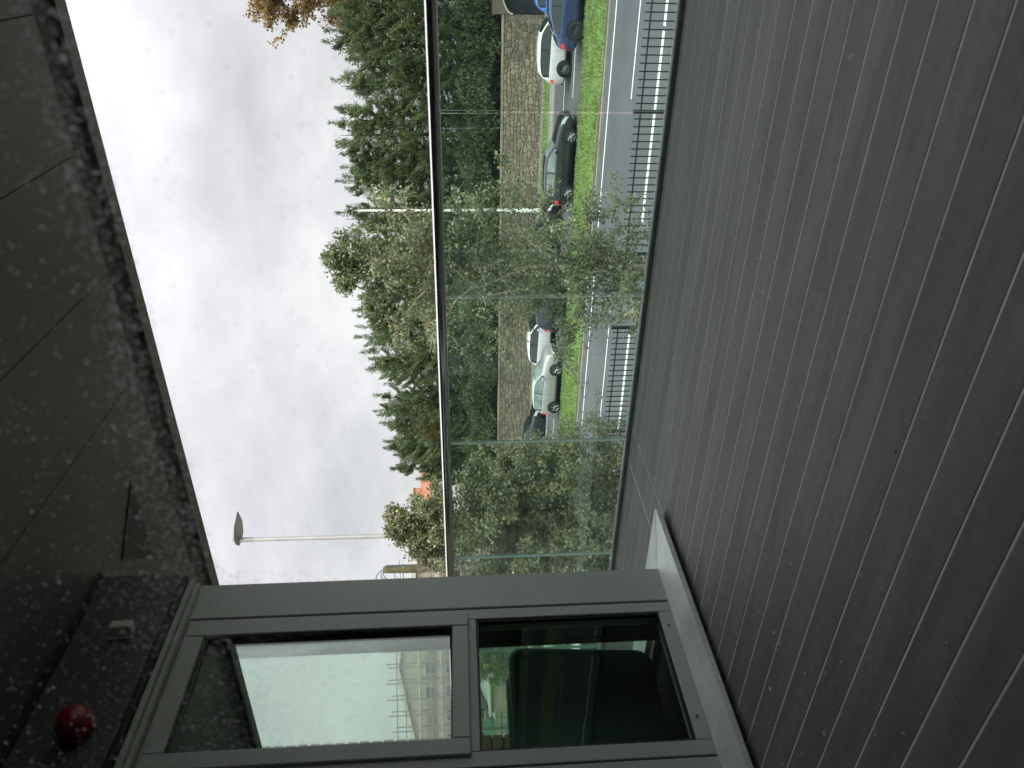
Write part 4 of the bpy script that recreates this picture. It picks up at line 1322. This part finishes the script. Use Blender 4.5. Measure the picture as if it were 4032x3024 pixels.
def wheel_meshes(R, rim, spokes):
    tm = MB()
    tm.lathe([(R * .66, -.105), (R * .93, -.11), (R, -.085), (R, .085), (R * .93, .11), (R * .66, .105)], "tyre", 28, 'y')
    rm = MB()
    rm.lathe([(R * .665, -.10), (R * .64, -.085), (R * .61, -.04)], rim, 28, 'y')
    rm.lathe([(R * .64, -.02), (R * .0, -.015)], "car_black_trim", 24, 'y')
    rm.lathe([(R * .17, -.075), (R * .15, -.09), (0, -.092)], rim, 14, 'y')
    for k in range(spokes):
        a = 2 * math.pi * k / spokes
        for da in (-0.17, 0.17):
            ca, sa = math.cos(a + da * .4), math.sin(a + da * .4); cb_, sb = math.cos(a + da), math.sin(a + da)
            rm.tube([(R * .12 * ca, -.078, R * .12 * sa), (R * .63 * cb_, -.082, R * .63 * sb)], R * 0.048, rim, 5)
    return tm.mesh("tyre"), rm.mesh("rim")

def car(name, label, cat, x_rear, y_near, L, W, kind, paint, rim="rim_alloy", R=0.325, spokes=5, wb=(.175, .80), glass="car_glass", z=ROAD + 0.004, group="cars queueing on the far carriageway",
        trims=None, rotz=0.0, yaw_at=None, hscale=1.0):
    K = KINDS[kind]
    top = [(a, c * hscale) for a, c in K['top']]; belt = [(a, c * hscale) for a, c in K['belt']]
    bot = [(0, .42), (.03, .30), (.08, .24), (.92, .22), (.97, .26), (1, .36)]
    pln = [(0, .74), (.02, .86), (.06, .94), (.14, .99), (.3, 1), (.75, 1), (.88, .97), (.95, .88), (.985, .76), (1, .62)]
    t = empty(name, (x_rear + L / 2, y_near + W / 2, z), label, cat, group, rotz)
    w2 = W / 2
    Hm = max(c for _, c in top)
    ts = sorted(set([a for a, _ in top] + [a for a, _ in pln] + list(np.linspace(0, 1, 22))))
    def sect(u):
        zb = lerp_tab(u, bot); zt_ = lerp_tab(u, top); zm = min(lerp_tab(u, belt), zt_ - 0.03); w = w2 * lerp_tab(u, pln)
        g = max(0.0, min(1.0, (zt_ - zm) / (Hm - lerp_tab(.4, belt))))
        rw = w * (0.935 - 0.22 * g)
        ze = zt_ - 0.02 - 0.055 * g
        return zb, zm, zt_, w, rw, ze
    def ring(u):
        zb, zm, zt_, w, rw, ze = sect(u)
        return [(0, zb), (.84 * w, zb), (.975 * w, zb + .10), (w, zb + .26 * (zm - zb)), (.992 * w, zb + .62 * (zm - zb)), (.965 * w, zm - .05), (.94 * w, zm),
                (rw, ze), (rw - .11 * w, zt_ - .008), (0, zt_ + .018)]
    V = []; F = []
    nr = 10
    for u in ts:
        rg = ring(u)
        full = [(-a, c) for a, c in rg] + [(a, c) for a, c in rg[1:-1][::-1]]
        V += [(u * L - L / 2, a, c) for a, c in full]
    nf = len(V) // len(ts)
    for i in range(len(ts) - 1):
        for k in range(nf):
            F.append((i * nf + k, i * nf + (k + 1) % nf, (i + 1) * nf + (k + 1) % nf, (i + 1) * nf + k))
    F.append(tuple(range(nf))); F.append(tuple(range((len(ts) - 1) * nf, len(ts) * nf))[::-1])
    m = MB(); m.add(V, F, paint, True); body = m.obj("body", t)
    X = lambda u: u * L - L / 2
    def side_y(u, zz):
        zb, zm, zt_, w, rw, ze = sect(u)
        pts = [(zb, .84 * w), (zb + .10, .975 * w), (zb + .26 * (zm - zb), w), (zb + .62 * (zm - zb), .992 * w), (zm - .05, .965 * w), (zm, .94 * w), (ze, rw), (zt_ - .008, rw - .11 * w)]
        return float(np.interp(zz, [p[0] for p in pts], [p[1] for p in pts]))
    def side_patch(name_, u0, u1, zlo, zhi, mname, sgn, n=9, off=.006, parent=t, rows=3):
        VV = []; FF = []
        for i in range(n + 1):
            u = u0 + (u1 - u0) * i / n
            a, c = zlo(u), max(zlo(u), zhi(u))
            for j in range(rows + 1):
                zz = a + (c - a) * j / rows
                VV.append((X(u), sgn * (side_y(u, zz) + off), zz))
        for i in range(n):
            for j in range(rows):
                FF.append((i * (rows + 1) + j, (i + 1) * (rows + 1) + j, (i + 1) * (rows + 1) + j + 1, i * (rows + 1) + j + 1))
        m_ = MB(); m_.add(VV, FF, mname, True); return m_.obj(name_, parent)
    # side windows
    su0, su1 = K['side']
    zlo = lambda u: sect(u)[1] + .035
    zhi = lambda u: min(sect(u)[2] - .10, lerp_tab(.4, top) - .115)
    for s in (-1, 1):
        cuts = [su0] + [c for c in K['bp']] + [su1]
        side_patch("window_surround", su0 - .015, su1 + .012, lambda u: zlo(u) - .02, lambda u: zhi(u) + .022, "car_black_trim", s, 14, .003)
        for a, c in zip(cuts[:-1], cuts[1:]):
            side_patch("side_window", a + .008, c - .008, zlo, zhi, glass, s, 9, .007)
        # door shut lines, sill, lamps
        for c in (su0 + .085, K['bp'][0], su1 - .02):
            side_patch("door_seam", c - .0012, c + .0012, lambda u: .34, lambda u: sect(u)[1] - .01, "car_black_trim", s, 1, .003, rows=5)
        side_patch("sill_trim", wb[0] + .085, wb[1] - .085, lambda u: .235, lambda u: .32, "car_black_trim", s, 6, .004)
        for c in (K['bp'][0] - .035, su1 - .075) if False else (K['bp'][0] - .13, K['bp'][0] + .05):
            zz = sect(c)[1] - .10
            side_patch("handle", c, c + .038, lambda u: zz - .014, lambda u: zz + .014, paint, s, 2, .022)
        side_patch("headlight", .915, .985, lambda u: sect(u)[2] - .20, lambda u: sect(u)[2] - .06, "lamp_clear", s, 5, .006)
        side_patch("tail_light", .004, .062, lambda u: sect(u)[1] - .16, lambda u: sect(u)[1] - .015, "lamp_red", s, 5, .007)
        mz = sect(su1 - .03)[1] + .06; my = side_y(su1 - .03, mz)
        mm_ = MB(); mm_.box((X(su1 - .035) - .06, s * (my + .13) - .085, mz - .055), (X(su1 - .035) + .05, s * (my + .13) + .085, mz + .065), paint if kind != 'estate' else "car_black_trim", .03); mm_.obj("mirror", t)
    # screens
    def top_patch(name_, u0, u1, mname, inset):
        VV = []; FF = []; n = 6
        for i in range(n + 1):
            u = u0 + (u1 - u0) * i / n
            zb, zm, zt_, w, rw, ze = sect(u)
            for j in range(-4, 5):
                f = j / 4
                yy = f * (rw - inset)
                zz = float(np.interp(abs(yy), [0, rw - .11 * w, rw], [zt_ + .018, zt_ - .008, ze]))
                nrm = .012
                VV.append((X(u) + (nrm if u > .4 else -nrm) * .7, yy, zz + nrm))
        for i in range(n):
            for j in range(8):
                FF.append((i * 9 + j, (i + 1) * 9 + j, (i + 1) * 9 + j + 1, i * 9 + j + 1))
        m_ = MB(); m_.add(VV, FF, mname, True); return m_.obj(name_, t)
    top_patch("windscreen", K['front'][0], K['front'][1], glass, .07)
    top_patch("rear_window", K['rear'][0], K['rear'][1], glass, .10)
    # ends
    e = MB(); e.box((X(1) - .10, -w2 * .52, .30), (X(1) + .012, w2 * .52, .46), "car_black_trim", .02); e.obj("grille", t)
    e = MB(); e.box((X(0) - .012, -.26, .66), (X(0) + .03, .26, .78), "plate", .004); e.obj("number_plate", t)
    e = MB(); e.box((X(0) - .016, -w2 * .70, .36), (X(0) + .1, w2 * .70, .50), "car_black_trim", .02); e.obj("rear_bumper", t)
    # wheels in dark arches
    tm, rm = wheel_meshes(R, rim, spokes)
    for u in wb:
        for s in (-1, 1):
            yo = s * (side_y(u, .5) + .002)
            a = MB()
            Ra = R * 1.17
            n = 26; VV = [(X(u), yo + s * .004, R + .01)]
            for k in range(n + 1):
                th = math.radians(-28 + 236 * k / n)
                VV.append((X(u) + Ra * math.cos(th), yo + s * .004, R + .01 + Ra * math.sin(th)))
            for k in range(n + 1):
                th = math.radians(-28 + 236 * k / n)
                VV.append((X(u) + Ra * math.cos(th), yo - s * .22, R + .01 + Ra * math.sin(th)))
            FF = [(0, k, k + 1) for k in range(1, n + 1)] + [(k, k + n + 1, k + n + 2, k + 1) for k in range(1, n + 1)]
            a.add(VV, FF, "car_black_trim"); a.obj("wheel_arch", t)
            wh = bpy.data.objects.new("wheel", None); COL.objects.link(wh); wh.parent = t
            wh.location = (X(u), yo - s * .055, R)
            wh.rotation_euler = (0, random.uniform(0, 6), 0 if s < 0 else math.pi)
            put(tm, "tyre", wh); put(rm, "rim", wh)
    b_ = MB(); b_.box((X(.08), -w2 * .8, .16), (X(.92), w2 * .8, .30), "car_black_trim"); b_.obj("underbody", t)
    return t

car("parked_car", "charcoal estate car with silver wheels in front of the stone wall", "car", -11.62, 35.75, 4.32, 1.80, 'estate', "car_charcoal", "rim_alloy", .325, 6, (.165, .785), "car_glass_pale")
car("parked_car", "dark blue sport utility car with black wheels at the edge of the grass", "car", -4.50, 35.65, 4.55, 1.86, 'coupe_suv', "car_blue", "rim_dark", .375, 10, (.185, .80))
car("parked_car", "white hatchback behind the blue car", "car", -6.50, 38.95, 4.25, 1.82, 'suv', "car_white", "rim_grey", .345, 7, (.185, .80))
car("parked_car", "bright blue car mostly hidden behind the dark blue car", "car", -3.62, 41.5, 4.4, 1.82, 'suv', "car_bright_blue", "rim_alloy", .34, 5, hscale=1.02)
car("parked_car", "black car in the second lane behind the leaves of the slender birch", "car", -16.85, 39.25, 4.20, 1.80, 'hatch', "car_black", "rim_dark", .33, 8)
car("parked_car", "dark green car with pale wheels half hidden by the slender birch", "car", -18.78, 35.75, 4.35, 1.80, 'suv', "car_green", "rim_alloy", .345, 5, (.185, .80))
car("parked_car", "white car in the second lane with its front hidden by birch leaves", "car", -22.95, 39.1, 4.35, 1.82, 'suv', "car_white", "rim_grey", .34, 7)
car("parked_car", "silver sport utility car at the grass edge between the two birches", "car", -24.22, 35.75, 4.10, 1.80, 'suv', "car_silver", "rim_alloy", .355, 5, (.165, .775), "car_glass_pale")
car("parked_car", "black saloon car in the third lane behind the silver car", "car", -32.55, 41.75, 4.7, 1.85, 'saloon', "car_black", "rim_dark", .335, 5, (.20, .80))

# ------------------------------------------------------------------ buildings far to the left
def house_frame(p0, p1):
    """Origin and heading of a facade running from p0 to p1 (seen left to right), plan coordinates."""
    d = np.array(p1) - np.array(p0); return math.atan2(d[1], d[0]), float(np.hypot(*d))

# white house with red tiled roofs
h = empty("tiled_house", (-65.2, 72.3, ROAD), "white rendered house with terracotta tiled roofs beyond the conifers", "house", None, math.radians(32))
m = MB(); m.box((0, 0, 0), (8.4, 8, 9.95), "render_white"); m.box((5.6, -2.2, 0), (12.4, -0.01, 7.5), "render_white"); m.obj("wall", h)
m = MB(); m.prism([(-0.5, 9.9), (8.6, 9.9), (4.2, 11.4)], 9.4, "roof_tile", 'yz', -0.5); rf = m.obj("roof", h)
m = MB(); m.box((3.0, 3.4, 10.9), (4.1, 4.6, 12.3), "ochre_wall", .03); m.box((2.9, 3.3, 12.3), (4.2, 4.7, 12.45), "roof_tile"); m.obj("chimney", rf)
m = MB(); m.prism([(-2.5, 7.45), (-0.02, 7.45), (-0.02, 8.9)], 7.0, "roof_tile", 'yz', 5.5); m.obj("roof", h)
rd = MB()
for k in range(40):
    x = -0.45 + k * 0.235
    rd.tube([(x, -0.52, 9.95), (x, 4.2, 11.45)], 0.05, "roof_tile", 4, caps=False)
o = rd.obj("tile_ridges", rf); o["kind"] = "stuff"
m = MB(); m.box((-0.4, -0.45, 9.55), (8.8, -0.02, 9.88), "render_white", .02); m.obj("cornice", h)
for x in (0.7, 3.1, 5.5):
    m = MB(); m.box((x, -0.06, 7.2), (x + 1.5, -0.005, 9.1), "house_trim", .01); f = m.obj("window", h)
    m = MB(); m.box((x + .12, -0.075, 7.3), (x + 1.38, -0.062, 9.0), "pane_dark"); m.obj("pane", f)
    m = MB(); m.box((x + .71, -0.09, 7.3), (x + .79, -0.076, 9.0), "render_white"); m.obj("mullion", f)
# large stone house under scaffolding
A = pix(1640, 2170, 70); B = pix(1640, 2990, 70)
ang = math.atan2(A[1] - B[1], A[0] - B[0]); LEN = float(np.hypot(A[0] - B[0], A[1] - B[1]))
sh = empty("stone_house", (B[0], B[1], ROAD), "large weathered stone house wrapped in scaffolding", "house", None, ang)
prof_ = [(0, 0), (LEN, 0), (LEN, 10.1), (LEN * .80, 10.6), (LEN * .66, 11.5), (LEN * .45, 12.1), (LEN * .22, 11.2), (LEN * .10, 10.7), (LEN * .04, 10.4), (0, 10.4)]
m = MB(); m.prism(prof_, 10.0, "house_stone", 'xz', 0.0); m.obj("wall", sh)
m = MB()
top_ = prof_[2:]
for (x0, z0), (x1, z1) in zip(top_[:-1], top_[1:]):
    m.prism([(x0, z0 + .02), (x1, z1 + .02), (x1, z1 + .42), (x0, z0 + .42)], 0.5, "house_trim", 'xz', -0.35)
m.obj("cornice", sh)
for zz in (8.3, 5.2):
    m = MB(); m.box((0, -0.16, zz), (LEN, -0.005, zz + .25), "house_trim", .01); m.obj("string_course", sh)
nW = 8
for k in range(nW):
    x = LEN * (0.06 + 0.115 * k)
    for zz, hh in ((5.9, 1.9), (2.6, 2.1), (8.75, 1.0)):
        if zz > 8 and not (2 <= k <= 5): continue
        m = MB(); m.box((x, -0.10, zz), (x + 1.25, -0.006, zz + hh), "house_trim", .01); f = m.obj("window", sh)
        m = MB(); m.box((x + .14, -0.13, zz + .1), (x + 1.11, -0.104, zz + hh - .1), "pane_dark"); m.obj("pane", f)
        m = MB(); m.box((x + .14, -0.15, zz + hh * .52), (x + 1.11, -0.132, zz + hh * .52 + .06), "render_white"); m.obj("sash_bar", f)
sf = empty("scaffolding", (B[0], B[1], ROAD), "tall tube and board scaffolding against the stone house", "scaffolding", None, ang)
std = MB(); std.tube([(0, 0, 0), (0, 0, 13.2)], 0.055, "scaffold_tube", 5); std = std.mesh("standard")
for k in range(13):
    for yy in (-1.0, -1.9):
        o = put(std, "standard", sf, (LEN * .03 + k * LEN * .075, yy, -0.6 * abs(k - 6) / 6 + RNG.uniform(-.5, .4)))
led = MB(); led.tube([(0, 0, 0), (LEN * .94, 0, 0)], 0.05, "scaffold_tube", 5); led = led.mesh("ledger")
for zz in (2.0, 4.0, 6.0, 7.0, 8.0, 9.0, 10.0, 11.4, 12.2):
    put(led, "ledger", sf, (LEN * .02, -1.95, zz))
for zz in (2.05, 4.1, 6.1, 8.1, 10.1):
    m = MB(); m.box((LEN * .02, -1.85, zz), (LEN * (.96 if zz < 10 else .6), -0.6, zz + .09), "scaffold_board", .01); m.obj("walkway", sf)
for k in range(6):
    x = LEN * (.05 + .15 * k)
    m = MB(); m.tube([(x, -2.0, 2 + (k % 3) * 2), (x + LEN * .075, -2.0, 4 + (k % 3) * 2)], 0.045, "scaffold_tube", 5); m.obj("brace", sf)
m = MB(); m.box((LEN * .42, -2.05, 6.35), (LEN * .42 + .75, -2.02, 7.15), "render_white"); m.obj("notice_board", sf)
m = MB(); m.box((LEN * .12, -2.04, 2.3), (LEN * .22, -2.0, 4.2), "scaffold_net"); m.obj("netting", sf)

# pale cottage, stone boundary wall and a white car seen low through the bay
P = pix(1925, 2710, 46)
ct = empty("cottage", (P[0] - 1.5, P[1] + 0.6, ROAD), "pale rendered cottage gable beyond the boundary wall", "house", None, ang)
m = MB(); m.prism([(-1.6, 0), (3.6, 0), (3.6, 4.1), (1.0, 5.15), (-1.6, 4.1)], 7.0, "render_white", 'xz', 0.0); m.obj("wall", ct)
m = MB(); m.prism([(-1.9, 4.06), (1.0, 5.25), (3.9, 4.06), (3.9, 4.26), (1.0, 5.47), (-1.9, 4.26)], 7.4, "slate", 'xz', -0.2); m.obj("roof", ct)
m = MB(); m.box((0.55, -.06, 2.6), (1.45, -.005, 3.7), "house_trim", .01); f = m.obj("window", ct)
m = MB(); m.box((0.65, -.075, 2.7), (1.35, -.062, 3.6), "pane_dark"); m.obj("pane", f)
P = pix(1990, 2790, 40)
bw = empty("boundary_wall", (P[0], P[1], ROAD), "low rubble boundary wall with a capped pier, seen through the lower bay pane", "wall", None, ang)
m = MB(); m.box((-4.5, 0, 0), (1.2, .45, 4.25), "wall_mortar"); m.obj("core", bw)
st_ = MB()
for r in range(14):
    x = -4.45
    while x < 1.0:
        w = random.uniform(.22, .5)
        st_.box((x, -.05 - random.uniform(0, .03), r * .30 + .02), (min(x + w, 1.2), .02, r * .30 + .28), "wall_stone", .03); x += w + .02
o = st_.obj("stonework", bw); o["kind"] = "stuff"
m = MB(); m.box((-.1, -.25, 0), (1.35, .7, 4.45), "wall_stone", .03); m.box((-.25, -.4, 4.46), (1.5, .85, 4.62), "house_trim", .03); m.obj("pier", bw)
m = MB(); m.box((1.5, .2, 2.4), (3.4, .4, 4.1), "bark_dark"); m.obj("timber_gate", bw)
P = pix(2100, 2790, 33)
car("parked_car", "white parked car beyond the lower bay pane", "car", P[0] - 1.2, P[1], 4.3, 1.8, 'hatch', "car_white", "rim_grey", group="parked cars left of the bay", rotz=ang + 0.2)
for px_, py_, dd, hh, rr, mm_, lb in ((1900, 2590, 34, 5.2, 0.9, "bush_leaf", "green and yellow tree seen through the lower bay pane"), (1905, 2640, 38, 5.3, 0.9, "bush_leaf", "leafy green tree in front of the pale cottage")):
    P = pix(px_, py_, dd)
    limb_tree("garden_tree", (P[0], P[1], ROAD), lb, "tree", hh, (lambda R_: (lambda s: R_ * float(np.interp(s, [0, .3, .6, .85, 1], [.6, 1, 1, .7, .3]))))(rr), 3800, mm_, "bark_dark", 0.15, 0.11, int(py_), n_limb=22)
